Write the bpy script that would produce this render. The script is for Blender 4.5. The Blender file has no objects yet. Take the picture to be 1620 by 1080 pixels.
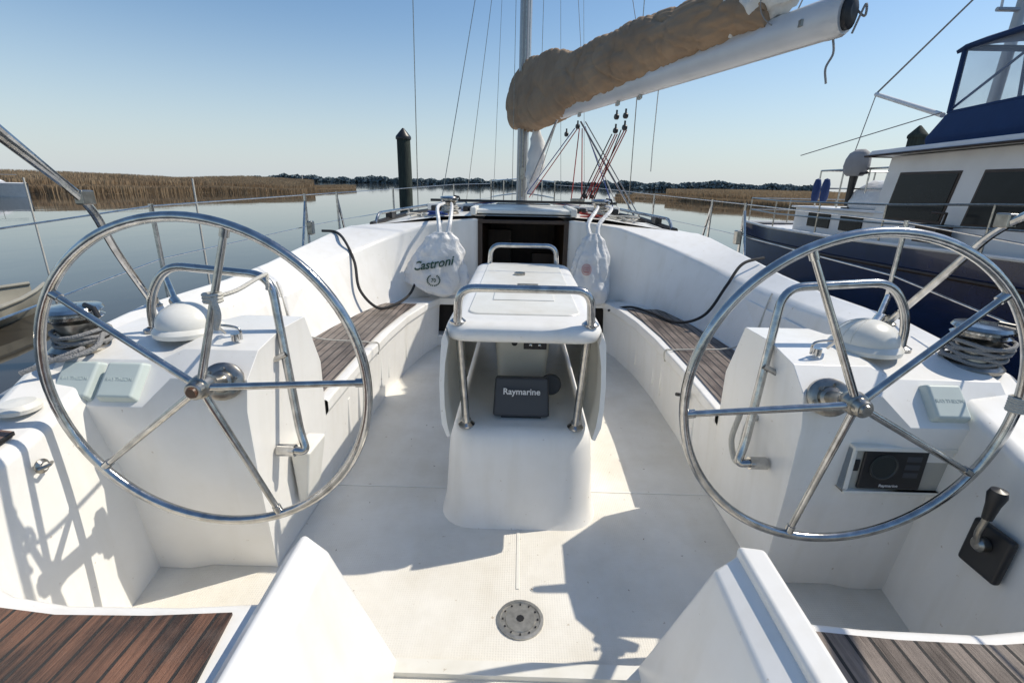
import bpy, math, random
from mathutils import Vector, Matrix, noise
random.seed(7)
scene=bpy.context.scene
V=Vector
# ---------------------------------------------------------------- materials
def newmat(name):
    m=bpy.data.materials.new(name); m.use_nodes=True
    nt=m.node_tree; b=nt.nodes['Principled BSDF']
    return m,nt,b
def N(nt,t,**k):
    n=nt.nodes.new(t)
    for a,v in k.items(): setattr(n,a,v)
    return n
def mat(name,col,rough=.5,metal=0,amt=.12,scale=6,bump=0,bscale=60,col2=None,coat=0,stretch=None,spec=.5):
    m,nt,b=newmat(name)
    tc=N(nt,'ShaderNodeTexCoord'); src=tc.outputs['Object']
    if stretch:
        mp=N(nt,'ShaderNodeMapping'); mp.inputs['Scale'].default_value=stretch
        nt.links.new(src,mp.inputs['Vector']); src=mp.outputs['Vector']
    no=N(nt,'ShaderNodeTexNoise'); no.inputs['Scale'].default_value=scale; no.inputs['Detail'].default_value=6
    nt.links.new(src,no.inputs['Vector'])
    cr=N(nt,'ShaderNodeValToRGB'); cr.color_ramp.elements[0].position=.3; cr.color_ramp.elements[1].position=.7
    c2=col2 if col2 else tuple(c*(1-amt) for c in col)
    cr.color_ramp.elements[0].color=(*c2,1); cr.color_ramp.elements[1].color=(*col,1)
    nt.links.new(no.outputs['Fac'],cr.inputs['Fac']); nt.links.new(cr.outputs['Color'],b.inputs['Base Color'])
    b.inputs['Roughness'].default_value=rough; b.inputs['Metallic'].default_value=metal
    b.inputs['Coat Weight'].default_value=coat; b.inputs['Specular IOR Level'].default_value=spec
    if bump:
        n2=N(nt,'ShaderNodeTexNoise'); n2.inputs['Scale'].default_value=bscale; n2.inputs['Detail'].default_value=4
        nt.links.new(src,n2.inputs['Vector'])
        bp=N(nt,'ShaderNodeBump'); bp.inputs['Strength'].default_value=bump; bp.inputs['Distance'].default_value=.02
        nt.links.new(n2.outputs['Fac'],bp.inputs['Height']); nt.links.new(bp.outputs['Normal'],b.inputs['Normal'])
    return m
def teak(name,c1,c2,pitch=.044):
    m,nt,b=newmat(name)
    tc=N(nt,'ShaderNodeTexCoord'); sp=N(nt,'ShaderNodeSeparateXYZ'); nt.links.new(tc.outputs['Object'],sp.inputs[0])
    d=N(nt,'ShaderNodeMath',operation='DIVIDE'); d.inputs[1].default_value=pitch; nt.links.new(sp.outputs['X'],d.inputs[0])
    fr=N(nt,'ShaderNodeMath',operation='FRACT'); nt.links.new(d.outputs[0],fr.inputs[0])
    fl=N(nt,'ShaderNodeMath',operation='FLOOR'); nt.links.new(d.outputs[0],fl.inputs[0])
    lt=N(nt,'ShaderNodeMath',operation='LESS_THAN'); lt.inputs[1].default_value=.17; nt.links.new(fr.outputs[0],lt.inputs[0])
    wn=N(nt,'ShaderNodeTexWhiteNoise',noise_dimensions='1D'); nt.links.new(fl.outputs[0],wn.inputs['W'])
    mp=N(nt,'ShaderNodeMapping'); mp.inputs['Scale'].default_value=(110,6,20); nt.links.new(tc.outputs['Object'],mp.inputs['Vector'])
    no=N(nt,'ShaderNodeTexNoise'); no.inputs['Scale'].default_value=1; no.inputs['Detail'].default_value=8; no.inputs['Roughness'].default_value=.75
    nt.links.new(mp.outputs[0],no.inputs['Vector'])
    nb=N(nt,'ShaderNodeTexNoise'); nb.inputs['Scale'].default_value=6; nb.inputs['Detail'].default_value=5; nt.links.new(tc.outputs['Object'],nb.inputs['Vector'])
    ad=N(nt,'ShaderNodeMath',operation='ADD'); nt.links.new(no.outputs['Fac'],ad.inputs[0])
    mu=N(nt,'ShaderNodeMath',operation='MULTIPLY_ADD'); mu.inputs[1].default_value=.22; nt.links.new(wn.outputs['Value'],mu.inputs[0]); nt.links.new(nb.outputs['Fac'],mu.inputs[2])
    nt.links.new(mu.outputs[0],ad.inputs[1])
    hf=N(nt,'ShaderNodeMath',operation='MULTIPLY'); hf.inputs[1].default_value=.5; nt.links.new(ad.outputs[0],hf.inputs[0])
    cr=N(nt,'ShaderNodeValToRGB'); cr.color_ramp.elements[0].position=.44; cr.color_ramp.elements[1].position=.66
    cr.color_ramp.elements[0].color=(*c1,1); cr.color_ramp.elements[1].color=(*c2,1); nt.links.new(hf.outputs[0],cr.inputs[0])
    np_=N(nt,'ShaderNodeTexNoise'); np_.inputs['Scale'].default_value=3.5; np_.inputs['Detail'].default_value=7; nt.links.new(tc.outputs['Object'],np_.inputs['Vector'])
    cp_=N(nt,'ShaderNodeValToRGB'); cp_.color_ramp.elements[0].position=.48; cp_.color_ramp.elements[1].position=.66; nt.links.new(np_.outputs['Fac'],cp_.inputs[0])
    mg=N(nt,'ShaderNodeMix',data_type='RGBA'); fm=N(nt,'ShaderNodeMath',operation='MULTIPLY'); fm.inputs[1].default_value=.5; nt.links.new(cp_.outputs[0],fm.inputs[0]); nt.links.new(fm.outputs[0],mg.inputs['Factor'])
    nt.links.new(cr.outputs[0],mg.inputs['A']); mg.inputs['B'].default_value=(.27,.235,.205,1)
    mx=N(nt,'ShaderNodeMix',data_type='RGBA'); nt.links.new(lt.outputs[0],mx.inputs['Factor'])
    nt.links.new(mg.outputs['Result'],mx.inputs['A']); mx.inputs['B'].default_value=(.010,.009,.009,1)
    nt.links.new(mx.outputs['Result'],b.inputs['Base Color']); b.inputs['Roughness'].default_value=.5
    sb=N(nt,'ShaderNodeMath',operation='SUBTRACT'); nt.links.new(no.outputs['Fac'],sb.inputs[0]); nt.links.new(lt.outputs[0],sb.inputs[1])
    bp=N(nt,'ShaderNodeBump'); bp.inputs['Strength'].default_value=.9; bp.inputs['Distance'].default_value=.006
    nt.links.new(sb.outputs[0],bp.inputs['Height']); nt.links.new(bp.outputs[0],b.inputs['Normal'])
    return m
def gel(name,col,dirt,rough=.3,nonskid=False,lo=.42,hi=.62,speck=.5,streak=.35):
    m,nt,b=newmat(name)
    tc=N(nt,'ShaderNodeTexCoord')
    no=N(nt,'ShaderNodeTexNoise'); no.inputs['Scale'].default_value=2.2; no.inputs['Detail'].default_value=9; no.inputs['Roughness'].default_value=.68
    nt.links.new(tc.outputs['Object'],no.inputs['Vector'])
    cr=N(nt,'ShaderNodeValToRGB'); cr.color_ramp.elements[0].position=lo; cr.color_ramp.elements[1].position=hi
    cr.color_ramp.elements[0].color=(*dirt,1); cr.color_ramp.elements[1].color=(*col,1)
    nt.links.new(no.outputs['Fac'],cr.inputs[0])
    vo=N(nt,'ShaderNodeTexNoise'); vo.inputs['Scale'].default_value=45; vo.inputs['Detail'].default_value=3; nt.links.new(tc.outputs['Object'],vo.inputs['Vector'])
    c2=N(nt,'ShaderNodeValToRGB'); c2.color_ramp.elements[0].position=.24; c2.color_ramp.elements[1].position=.30 if nonskid else .28
    c2.color_ramp.elements[0].color=(.45,.36,.25,1); c2.color_ramp.elements[1].color=(1,1,1,1); nt.links.new(vo.outputs['Fac'],c2.inputs[0])
    mx=N(nt,'ShaderNodeMix',data_type='RGBA',blend_type='MULTIPLY'); mx.inputs['Factor'].default_value=speck
    nt.links.new(cr.outputs[0],mx.inputs['A']); nt.links.new(c2.outputs[0],mx.inputs['B'])
    mp=N(nt,'ShaderNodeMapping'); mp.inputs['Scale'].default_value=(14,14,1.2) if not nonskid else (5,1.5,1); nt.links.new(tc.outputs['Object'],mp.inputs['Vector'])
    n3=N(nt,'ShaderNodeTexNoise'); n3.inputs['Scale'].default_value=1; n3.inputs['Detail'].default_value=6; nt.links.new(mp.outputs[0],n3.inputs['Vector'])
    c3=N(nt,'ShaderNodeValToRGB'); c3.color_ramp.elements[0].position=.3; c3.color_ramp.elements[1].position=.5
    c3.color_ramp.elements[0].color=(.86,.84,.79,1) if not nonskid else (.92,.905,.875,1); c3.color_ramp.elements[1].color=(1,1,1,1); nt.links.new(n3.outputs['Fac'],c3.inputs[0])
    m2=N(nt,'ShaderNodeMix',data_type='RGBA',blend_type='MULTIPLY'); m2.inputs['Factor'].default_value=streak
    nt.links.new(mx.outputs['Result'],m2.inputs['A']); nt.links.new(c3.outputs[0],m2.inputs['B']); nt.links.new(m2.outputs['Result'],b.inputs['Base Color'])
    b.inputs['Roughness'].default_value=rough
    if nonskid:
        ck=N(nt,'ShaderNodeTexVoronoi'); ck.inputs['Scale'].default_value=120; ck.inputs['Randomness'].default_value=.1; nt.links.new(tc.outputs['Object'],ck.inputs['Vector'])
        bp=N(nt,'ShaderNodeBump'); bp.inputs['Strength'].default_value=.45; bp.inputs['Distance'].default_value=.0028
        nt.links.new(ck.outputs['Distance'],bp.inputs['Height']); nt.links.new(bp.outputs[0],b.inputs['Normal'])
    return m
GEL=gel('gelcoat',(.85,.84,.81),(.805,.79,.75))
GELW=gel('gelcoat_warm',(.81,.80,.75),(.73,.71,.64))
SOLE=gel('nonskid_gelcoat',(.79,.765,.70),(.68,.645,.565),.5,True,.34,.60,.6,.75)
CREAM=mat('cream_plastic',(.76,.73,.64),.4,amt=.1)
STEEL=mat('stainless',(.60,.59,.57),.17,1,amt=.4,scale=30,bump=.03)
STEELD=mat('tarnished_steel',(.43,.41,.37),.30,1,amt=.4,scale=40)
DRAINS=mat('drain_steel',(.50,.49,.46),.38,.8,amt=.3,scale=60)
ALU=mat('mast_alu',(.42,.43,.44),.4,.5,amt=.15)
BOOMW=mat('boom_paint',(.66,.66,.66),.35,.1,amt=.12,scale=4)
BLACK=mat('black_plastic',(.018,.018,.02),.4,amt=.3)
DARK=mat('recess_shade',(.02,.017,.015),.8)  # near-black colour paints the shade inside the storage cubbies
DGREY=mat('dark_grey',(.05,.055,.065),.5)
SCREEN=mat('lcd_screen',(.03,.036,.036),.3)
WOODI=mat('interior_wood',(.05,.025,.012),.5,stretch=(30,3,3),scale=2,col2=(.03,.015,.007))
TEAKS=teak('weathered_teak',(.06,.043,.034),(.27,.22,.185),.046)
TEAKH=teak('dark_reddish_teak',(.028,.012,.008),(.23,.105,.06),.044)  # darker, redder teak for port helm seat and step pad
TAN=mat('tan_canvas',(.39,.27,.17),.9,scale=3,col2=(.28,.19,.12),bump=.5,bscale=7)
SAIL=mat('white_sail',(.75,.74,.70),.7,scale=8,bump=.4,bscale=12)
NAVY=mat('navy_canvas',(.012,.04,.12),.8,bump=.3,bscale=10)
HULLB=mat('navy_hull',(.008,.020,.075),.15,coat=.5,amt=.3)
WHITEP=mat('white_paint',(.76,.755,.74),.4,amt=.12,scale=3)
BROWN=mat('varnished_wood',(.13,.06,.03),.4,stretch=(3,20,3),amt=.4)
DKWOOD=mat('dark_frame_wood',(.05,.03,.02),.5,amt=.4)
GLASSD=mat('dark_glass',(.012,.014,.016),.25,amt=.3,spec=.25)
ROPEW=mat('white_rope',(.62,.60,.54),.8,bump=.6,bscale=200)
ROPEB=mat('black_rope',(.02,.02,.022),.7,bump=.5,bscale=200)
ROPER=mat('red_rope',(.42,.05,.04),.75,bump=.5,bscale=200)
ROPEU=mat('blue_rope',(.03,.07,.28),.75,bump=.5,bscale=200)
ROPEG=mat('grey_rope',(.3,.3,.3),.8,bump=.6,bscale=200)
BAG=mat('white_plastic_film',(.74,.74,.73),.4,bump=.9,bscale=16)
COVER=mat('pale_instrument_cover',(.55,.62,.59),.5,amt=.10)
GREEN=mat('dark_green_print',(.008,.055,.035),.5)
REDP=mat('red_print',(.5,.08,.04),.5)
PRINTW=mat('white_print',(.8,.8,.8),.5)
PRINTD=mat('faded_emboss',(.50,.57,.545),.5)
PILE=mat('piling_wood',(.045,.06,.045),.85,stretch=(8,8,1),col2=(.018,.025,.022),scale=4,bump=.6,bscale=10)
COWL=mat('grey_cloth',(.33,.33,.34),.8,bump=.5,bscale=15)
DULL=mat('dull_beige_hull',(.34,.32,.26),.4)
FENB=mat('blue_fender',(.01,.04,.16),.6)
LEAF=mat('dead_leaf',(.16,.09,.04),.8)
def vinyl(name='clear_vinyl',lo=.12,hi=.4):
    m,nt,b=newmat(name); b.inputs['Base Color'].default_value=(.55,.62,.7,1); b.inputs['Roughness'].default_value=.1
    tc=N(nt,'ShaderNodeTexCoord'); no=N(nt,'ShaderNodeTexNoise'); no.inputs['Scale'].default_value=2; nt.links.new(tc.outputs['Object'],no.inputs['Vector'])
    mr=N(nt,'ShaderNodeMapRange'); mr.inputs['To Min'].default_value=lo; mr.inputs['To Max'].default_value=hi
    nt.links.new(no.outputs['Fac'],mr.inputs['Value']); nt.links.new(mr.outputs[0],b.inputs['Alpha'])
    return m
VINYL=vinyl()
def water():
    m,nt,b=newmat('river_water'); b.inputs['Base Color'].default_value=(.045,.040,.032,1); b.inputs['Roughness'].default_value=.03; b.inputs['IOR'].default_value=1.33
    tc=N(nt,'ShaderNodeTexCoord')
    prev=None
    for sc,st,di,sx in ((.25,.07,.2,(1,.6,1)),(2.0,.05,.025,(1,.7,1)),(11,.02,.006,(1,1,1))):
        mp=N(nt,'ShaderNodeMapping'); mp.inputs['Scale'].default_value=sx; mp.inputs['Rotation'].default_value=(0,0,.4); nt.links.new(tc.outputs['Object'],mp.inputs['Vector'])
        no=N(nt,'ShaderNodeTexNoise'); no.inputs['Scale'].default_value=sc; no.inputs['Detail'].default_value=3; nt.links.new(mp.outputs[0],no.inputs['Vector'])
        bp=N(nt,'ShaderNodeBump'); bp.inputs['Strength'].default_value=st; bp.inputs['Distance'].default_value=di
        nt.links.new(no.outputs['Fac'],bp.inputs['Height'])
        if prev: nt.links.new(prev.outputs[0],bp.inputs['Normal'])
        prev=bp
    nt.links.new(prev.outputs[0],b.inputs['Normal'])
    return m
WATER=water()
def reedmat():
    m=mat('reed_straw',(.45,.34,.22),.9,scale=.3,col2=(.29,.205,.13),spec=.05)
    nt=m.node_tree; b=nt.nodes['Principled BSDF']; out=nt.nodes['Material Output']
    tr=N(nt,'ShaderNodeBsdfTranslucent'); tr.inputs[0].default_value=(.42,.31,.19,1); mx=N(nt,'ShaderNodeMixShader'); mx.inputs[0].default_value=.35
    nt.links.new(b.outputs[0],mx.inputs[1]); nt.links.new(tr.outputs[0],mx.inputs[2]); nt.links.new(mx.outputs[0],out.inputs[0]); return m
REED=reedmat()
MUD=mat('marsh_mud',(.15,.11,.07),.9,scale=1)
TREES=mat('hazed_foliage',(.18,.225,.24),1,scale=.02,col2=(.13,.17,.185),spec=0)  # distance haze is mixed into this colour as pale blue-grey
# ---------------------------------------------------------------- mesh builder
def cr(pts,n=6,closed=False):
    P=[V(p) for p in pts]; out=[]; L=len(P)
    rng=range(L if closed else L-1)
    for i in rng:
        p1=P[i]; p2=P[(i+1)%L]
        p0=P[i-1] if (closed or i>0) else p1*2-p2
        p3=P[(i+2)%L] if (closed or i+2<L) else p2*2-p1
        for k in range(n):
            t=k/n
            out.append(.5*((2*p1)+(p2-p0)*t+(2*p0-5*p1+4*p2-p3)*t*t+(3*p1-p0-3*p2+p3)*t**3))
    if not closed: out.append(P[-1])
    return out
def rounded(pts,r=.05,n=6):
    P=[V(p) for p in pts]; out=[P[0]]
    for i in range(1,len(P)-1):
        a=(P[i-1]-P[i]); b=(P[i+1]-P[i]); rr=min(r,a.length*.49,b.length*.49)
        s=P[i]+a.normalized()*rr; e=P[i]+b.normalized()*rr
        for k in range(n+1):
            t=k/n; out.append(s*(1-t)**2+P[i]*2*t*(1-t)+e*t*t)
    out.append(P[-1]); return out
class MB:
    def __init__(s): s.v=[];s.f=[];s.m=[];s.cm=0
    def add(s,vs,fs):
        o=len(s.v); s.v+= [tuple(x) for x in vs]
        for f in fs: s.f.append([o+i for i in f]); s.m.append(s.cm)
        return s
    def mat(s,i): s.cm=i; return s
    def box(s,c,d,rot=None,taper=1):
        c=V(c); hx,hy,hz=d[0]/2,d[1]/2,d[2]/2; vs=[]
        for z,k in((-hz,1),(hz,taper)):
            for x,y in((-hx,-hy),(hx,-hy),(hx,hy),(-hx,hy)): vs.append(V((x*k,y*k,z)))
        if rot: 
            R=Matrix.Rotation(rot[2],3,'Z')@Matrix.Rotation(rot[1],3,'Y')@Matrix.Rotation(rot[0],3,'X'); vs=[R@v for v in vs]
        return s.add([v+c for v in vs],[(3,2,1,0),(4,5,6,7),(0,1,5,4),(1,2,6,5),(2,3,7,6),(3,0,4,7)])
    def bb(s,x0,x1,y0,y1,z0,z1): return s.box(((x0+x1)/2,(y0+y1)/2,(z0+z1)/2),(abs(x1-x0),abs(y1-y0),abs(z1-z0)))
    def tube(s,pts,r,n=10,closed=False):
        P=[V(p) for p in pts]; L=len(P); vs=[];fs=[]
        T=[]
        for i in range(L):
            a=P[i-1] if (i>0 or closed) else P[i]; b=P[(i+1)%L] if (i<L-1 or closed) else P[i]
            T.append((b-a).normalized())
        up=V((0,0,1)) if abs(T[0].z)<.9 else V((1,0,0))
        nr=T[0].cross(up).normalized()
        for i in range(L):
            nr=(nr-T[i]*nr.dot(T[i])).normalized(); bn=T[i].cross(nr)
            rr=r[i] if isinstance(r,(list,tuple)) else r
            for k in range(n):
                a=2*math.pi*k/n; vs.append(P[i]+nr*math.cos(a)*rr+bn*math.sin(a)*rr)
        for i in range(L if closed else L-1):
            j=(i+1)%L
            for k in range(n): fs.append((i*n+k,i*n+(k+1)%n,j*n+(k+1)%n,j*n+k))
        if not closed: fs.append(tuple(range(n))[::-1]); fs.append(tuple((L-1)*n+k for k in range(n)))
        return s.add(vs,fs)
    def cyl(s,a,b,r0,r1=None,n=16): return s.tube([a,b],[r0,r0 if r1 is None else r1],n)
    def lathe(s,prof,o,axis=(0,0,1),n=28):
        ax=V(axis).normalized(); o=V(o); u=ax.cross(V((0,1,0)) if abs(ax.y)<.9 else V((1,0,0))).normalized(); w=ax.cross(u); vs=[];fs=[]
        for r,h in prof:
            for k in range(n):
                a=2*math.pi*k/n; vs.append(o+ax*h+u*math.cos(a)*max(r,1e-4)+w*math.sin(a)*max(r,1e-4))
        for i in range(len(prof)-1):
            for k in range(n): fs.append((i*n+k,i*n+(k+1)%n,(i+1)*n+(k+1)%n,(i+1)*n+k))
        return s.add(vs,fs)
    def loft(s,rows,closed=False,caps=False):
        n=len(rows[0]); vs=[p for r in rows for p in r]; fs=[]
        for i in range(len(rows)-1):
            for k in range(n if closed else n-1):
                fs.append((i*n+k,i*n+(k+1)%n,(i+1)*n+(k+1)%n,(i+1)*n+k))
        if caps: fs.append(tuple(range(n))[::-1]); fs.append(tuple((len(rows)-1)*n+k for k in range(n)))
        return s.add(vs,fs)
    def prism(s,poly,ext):
        e=V(ext); n=len(poly); vs=[V(p) for p in poly]+[V(p)+e for p in poly]
        return s.add(vs,[tuple(range(n))[::-1],tuple(range(n,2*n))]+[(k,(k+1)%n,n+(k+1)%n,n+k) for k in range(n)])
    def obj(s,name,parent=None,mats=(GEL,),bevel=0,seg=3,smooth=True,ang=35,sub=0):
        me=bpy.data.meshes.new(name); me.from_pydata(s.v,[],s.f)
        for m in mats: me.materials.append(m)
        for p,i in zip(me.polygons,s.m): p.material_index=min(i,len(mats)-1)
        import bmesh
        bm=bmesh.new(); bm.from_mesh(me); bmesh.ops.remove_doubles(bm,verts=bm.verts,dist=1e-5); bmesh.ops.recalc_face_normals(bm,faces=bm.faces); bm.to_mesh(me); bm.free()
        if smooth:
            me.polygons.foreach_set('use_smooth',[True]*len(me.polygons))
            if not bevel: me.set_sharp_from_angle(angle=math.radians(ang))
        o=bpy.data.objects.new(name,me); scene.collection.objects.link(o)
        if bevel:
            b=o.modifiers.new('b','BEVEL'); b.width=bevel; b.segments=seg; b.limit_method='ANGLE'; b.angle_limit=math.radians(28); b.harden_normals=True
        if sub:
            u=o.modifiers.new('s','SUBSURF'); u.levels=sub; u.render_levels=sub
        if parent: par(o,parent)
        return o
WL={}
def par(o,p):
    o.parent=p; o.matrix_parent_inverse=Matrix.Translation(-WL[p.name])
def empty(name,loc,parent=None):
    e=bpy.data.objects.new(name,None); scene.collection.objects.link(e); e.empty_display_size=.1
    e.location=loc; WL[e.name]=V(loc)
    if parent: e.parent=parent; e.matrix_parent_inverse=Matrix.Translation(-WL[parent.name])
    return e
def tag(o,label,cat,group=None):
    o['label']=label; o['category']=cat
    if group: o['group']=group
def structure(o): o['kind']='structure'
def text(body,name,size,M,mt,parent=None,fn=None,ext=.0015,shear=0,bold=0):
    c=bpy.data.curves.new('t','FONT'); c.body=body; c.size=size; c.align_x='CENTER'; c.align_y='CENTER'; c.extrude=ext; c.shear=shear; c.offset=bold; c.resolution_u=3
    t=bpy.data.objects.new('t',c); scene.collection.objects.link(t); bpy.context.view_layer.update()
    me=bpy.data.meshes.new_from_object(t); bpy.data.objects.remove(t); me.name=name
    me.transform(M)
    if fn:
        for v in me.vertices: v.co=fn(v.co)
    me.materials.clear(); me.materials.append(mt)
    o=bpy.data.objects.new(name,me); scene.collection.objects.link(o)
    if parent: par(o,parent)
    return o
def face(loc,tilt=90,yaw=0):
    return Matrix.Translation(V(loc))@Matrix.Rotation(math.radians(yaw),4,'Z')@Matrix.Rotation(math.radians(tilt),4,'X')
def itp(x,T):
    for (a,b),(c,d) in zip(T,T[1:]):
        if x<=c: 
            t=(x-a)/(c-a); t=t*t*(3-2*t); return b+(d-b)*t
    return T[-1][1]
# ---------------------------------------------------------------- sailboat
boat=empty('sailboat',(0,4,-.75)); tag(boat,'white sailboat with twin steering wheels, tan sail cover, teak seats','sailboat')
m=MB(); rows=[]
for y,x in((-.6,1.3),(1.03,1.32),(1.3,1.36),(1.9,1.38),(1.97,.97),(3,.96),(4.12,.85)):
    rows.append([V((-x,y,0)),V((-x*.5,y,0)),V((0,y,0)),V((x*.5,y,0)),V((x,y,0))])
m.loft(rows); sole=m.obj('cockpit_floor',boat,(SOLE,))
for a in((-.37,.38,1.02,1.065,0,.018),(-.006,.006,1.35,1.74,0,.003),(-.9,-.32,1.93,1.94,0,.003),(.32,.9,1.93,1.94,0,.003)):
    m=MB(); m.bb(*a); m.obj('floor_moulding',boat,(GELW,),bevel=.0012)
dr=empty('deck_drain',(0.01,1.225,0),boat)
m=MB(); m.lathe([(.076,0),(.076,.006),(.066,.007),(.064,.003),(.05,.003),(.048,.0065),(.012,.007),(.011,.002),(0,.002)],(.01,1.225,0)); m.obj('drain_plate',dr,(DRAINS,))
for k in range(12):
    a=k*math.pi/6; m=MB(); m.box((.01+.057*math.cos(a),1.225+.057*math.sin(a),.005),(.005,.005,.003),rot=(0,0,a)); m.obj('drain_slot',dr,(BLACK,))
m=MB(); m.lathe([(.013,.004),(.013,.0085),(.0,.0085)],(.01,1.225,0),n=8); m.obj('drain_hub',dr,(BLACK,))
CO=[(-.6,(1.2,0),(1.24,.58),(1.36,.60),(1.40,.57),(1.48,.56)),
(.3,(1.22,0),(1.27,.60),(1.40,.62),(1.45,.59),(1.53,.58)),
(.8,(1.24,0),(1.30,.63),(1.44,.65),(1.50,.60),(1.58,.59)),
(1.15,(1.26,0),(1.33,.68),(1.50,.70),(1.56,.61),(1.66,.60)),
(1.5,(1.32,0),(1.36,.78),(1.60,.80),(1.66,.63),(1.78,.61)),
(1.95,(1.33,.40),(1.40,.82),(1.60,.85),(1.67,.64),(1.9,.62)),
(2.5,(1.32,.42),(1.44,.78),(1.57,.86),(1.67,.64),(1.97,.62)),
(3.0,(1.27,.42),(1.44,.78),(1.60,.87),(1.69,.65),(2.0,.62)),
(3.35,(1.21,.42),(1.40,.80),(1.62,.89),(1.72,.66),(2.0,.63)),
(3.65,(1.12,.42),(1.29,.85),(1.60,.92),(1.72,.67),(2.0,.635)),
(3.88,(1.00,.42),(1.14,.91),(1.57,.95),(1.71,.685),(1.99,.64)),
(4.04,(.86,.42),(.97,.97),(1.54,.975),(1.70,.69),(1.98,.645)),
(4.14,(.70,.42),(.78,1.03),(1.51,.985),(1.69,.7),(1.975,.65)),
(4.19,(.48,.42),(.52,1.065),(1.5,.99),(1.68,.7),(1.97,.65)),
(4.21,(.37,.42),(.37,1.08),(1.5,.99),(1.68,.7),(1.97,.65))]
for sg in(-1,1):
    m=MB(); m.loft([[V((sg*x,y,z)) for x,z in pts] for y,*pts in CO])
    m.obj('cockpit_coaming',boat,(GEL,),bevel=.035,seg=5)
    m=MB(); rows=[]
    for y,xs,xb in((1.94,.87,1.36),(2.5,.88,1.34),(3.0,.87,1.29),(3.4,.84,1.22),(3.8,.77,1.08),(4.02,.7,.95)):
        rows.append([V((sg*(xs+.02),y,0)),V((sg*xs,y,.36)),V((sg*(xs-.015),y,.375)),V((sg*(xs-.015),y,.43)),V((sg*xb,y,.43))])
    m.loft(rows); m.obj('cockpit_seat',boat,(GEL,),bevel=.018,seg=3)
    m=MB(); rows=[]
    for y,xs,xb in((1.98,.90,1.32),(2.5,.91,1.30),(3.0,.905,1.25),(3.4,.875,1.185),(3.74,.83,1.095)):
        rows.append([V((sg*xs,y,.438)),V((sg*xb,y,.438))])
    m.loft(rows); m.obj('teak_slats',boat,(TEAKS,))
    for y in(2.25,2.42,2.85,3.02,3.4,3.55):
        xs=.885 if y<3.1 else .855
        m=MB(); m.box((sg*xs,y,.2),(.018,.035,.2)); m.obj('seat_rib',boat,(GEL,),bevel=.008)
    for y0,y1 in((2.1,2.55),(2.62,3.05)):
        m=MB(); m.prism([V((sg*1.372,y0,.52)),V((sg*1.365,y1,.52)),V((sg*1.415,y1,.70)),V((sg*1.415,y0,.70))],(-sg*.014,0,.004)); m.obj('coaming_locker_lid',boat,(GEL,),bevel=.008)
m=MB(); m.bb(-.80,.80,4.0,4.2,.37,.43); m.bb(-.80,.80,4.0,4.2,0,.10)
m.bb(-.53,.53,4.0,4.2,.10,.37); m.bb(-.84,-.79,4.0,4.2,.1,.37); m.bb(.79,.84,4.0,4.2,.1,.37)
m.obj('companionway_step',boat,(GEL,),bevel=.012)
for sg in(-1,1):
    m=MB(); m.bb(sg*.79,sg*.53,4.12,4.14,.09,.38); m.obj('recess_shade_panel',boat,(DARK,))  # dark panel stands in for the shaded inside of the cubby
m=MB(); m.bb(-1.0,-.36,4.22,4.25,.0,1.03); m.bb(.36,1.0,4.22,4.25,0,1.03); m.bb(-.36,.36,4.2,4.25,0,.5)
m.obj('cabin_bulkhead',boat,(GEL,),bevel=.008)
cw=empty('companionway',(0,4.25,.5),boat)
m=MB(); m.bb(-.385,-.345,4.185,4.2,.45,1.05); m.bb(.345,.385,4.185,4.2,.45,1.05); m.bb(-.385,.385,4.18,4.21,1.04,1.07); m.obj('hatch_frame',cw,(DKWOOD,),bevel=.004)
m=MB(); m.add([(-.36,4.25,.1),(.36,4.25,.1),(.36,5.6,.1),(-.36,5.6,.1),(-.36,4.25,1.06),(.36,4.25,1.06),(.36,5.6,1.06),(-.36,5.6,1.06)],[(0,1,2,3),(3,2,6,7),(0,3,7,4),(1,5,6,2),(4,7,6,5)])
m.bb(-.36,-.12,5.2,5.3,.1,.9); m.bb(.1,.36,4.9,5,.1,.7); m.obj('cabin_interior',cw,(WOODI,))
CR=[(4.22,[(0,1.10),(.36,1.10),(.7,1.085),(1.15,1.02),(1.5,.985),(1.68,.7),(1.97,.65)]),
(5.0,[(0,1.13),(.36,1.13),(.7,1.11),(1.12,1.05),(1.36,.98),(1.55,.7),(1.93,.66)]),
(6.0,[(0,1.13),(.3,1.13),(.6,1.11),(.88,1.06),(1.05,.98),(1.25,.72),(1.8,.69)]),
(7.2,[(0,1.11),(.2,1.11),(.4,1.09),(.6,1.04),(.75,.96),(.95,.75),(1.5,.72)]),
(8.5,[(0,1.0),(.12,1.0),(.25,.98),(.35,.93),(.42,.87),(.55,.78),(1.05,.76)]),
(9.3,[(0,.83),(.1,.83),(.2,.82),(.3,.81),(.35,.8),(.45,.79),(.7,.78)]),
(11.2,[(0,.86),(.01,.86),(.02,.86),(.03,.86),(.04,.86),(.05,.86),(.06,.86)])]
m=MB()
for sg in(-1,1): m.loft([[V((sg*x,y,z)) for x,z in pts] for y,pts in CR])
m.obj('coachroof',boat,(GEL,),bevel=.02,seg=3)
m=MB(); m.bb(-.42,.42,4.25,4.95,1.115,1.15); m.bb(-.95,.95,4.95,5.02,1.10,1.165); m.bb(-.45,-.40,4.2,5,1.10,1.17); m.bb(.40,.45,4.2,5,1.10,1.17)
m.obj('sliding_hatch',boat,(GELW,),bevel=.012)
m=MB(); m.bb(-.3,.3,5.5,6.05,1.13,1.155); m.obj('deck_hatch',boat,(GLASSD,),bevel=.01)
m=MB(); m.box((0,5.15,1.19),(1.9,.05,.025)); m.obj('mainsheet_track',boat,(BLACK,),bevel=.004)
m=MB(); m.box((.55,5.15,1.217),(.14,.08,.03)); m.obj('mainsheet_car',boat,(STEELD,),bevel=.004)
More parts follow.
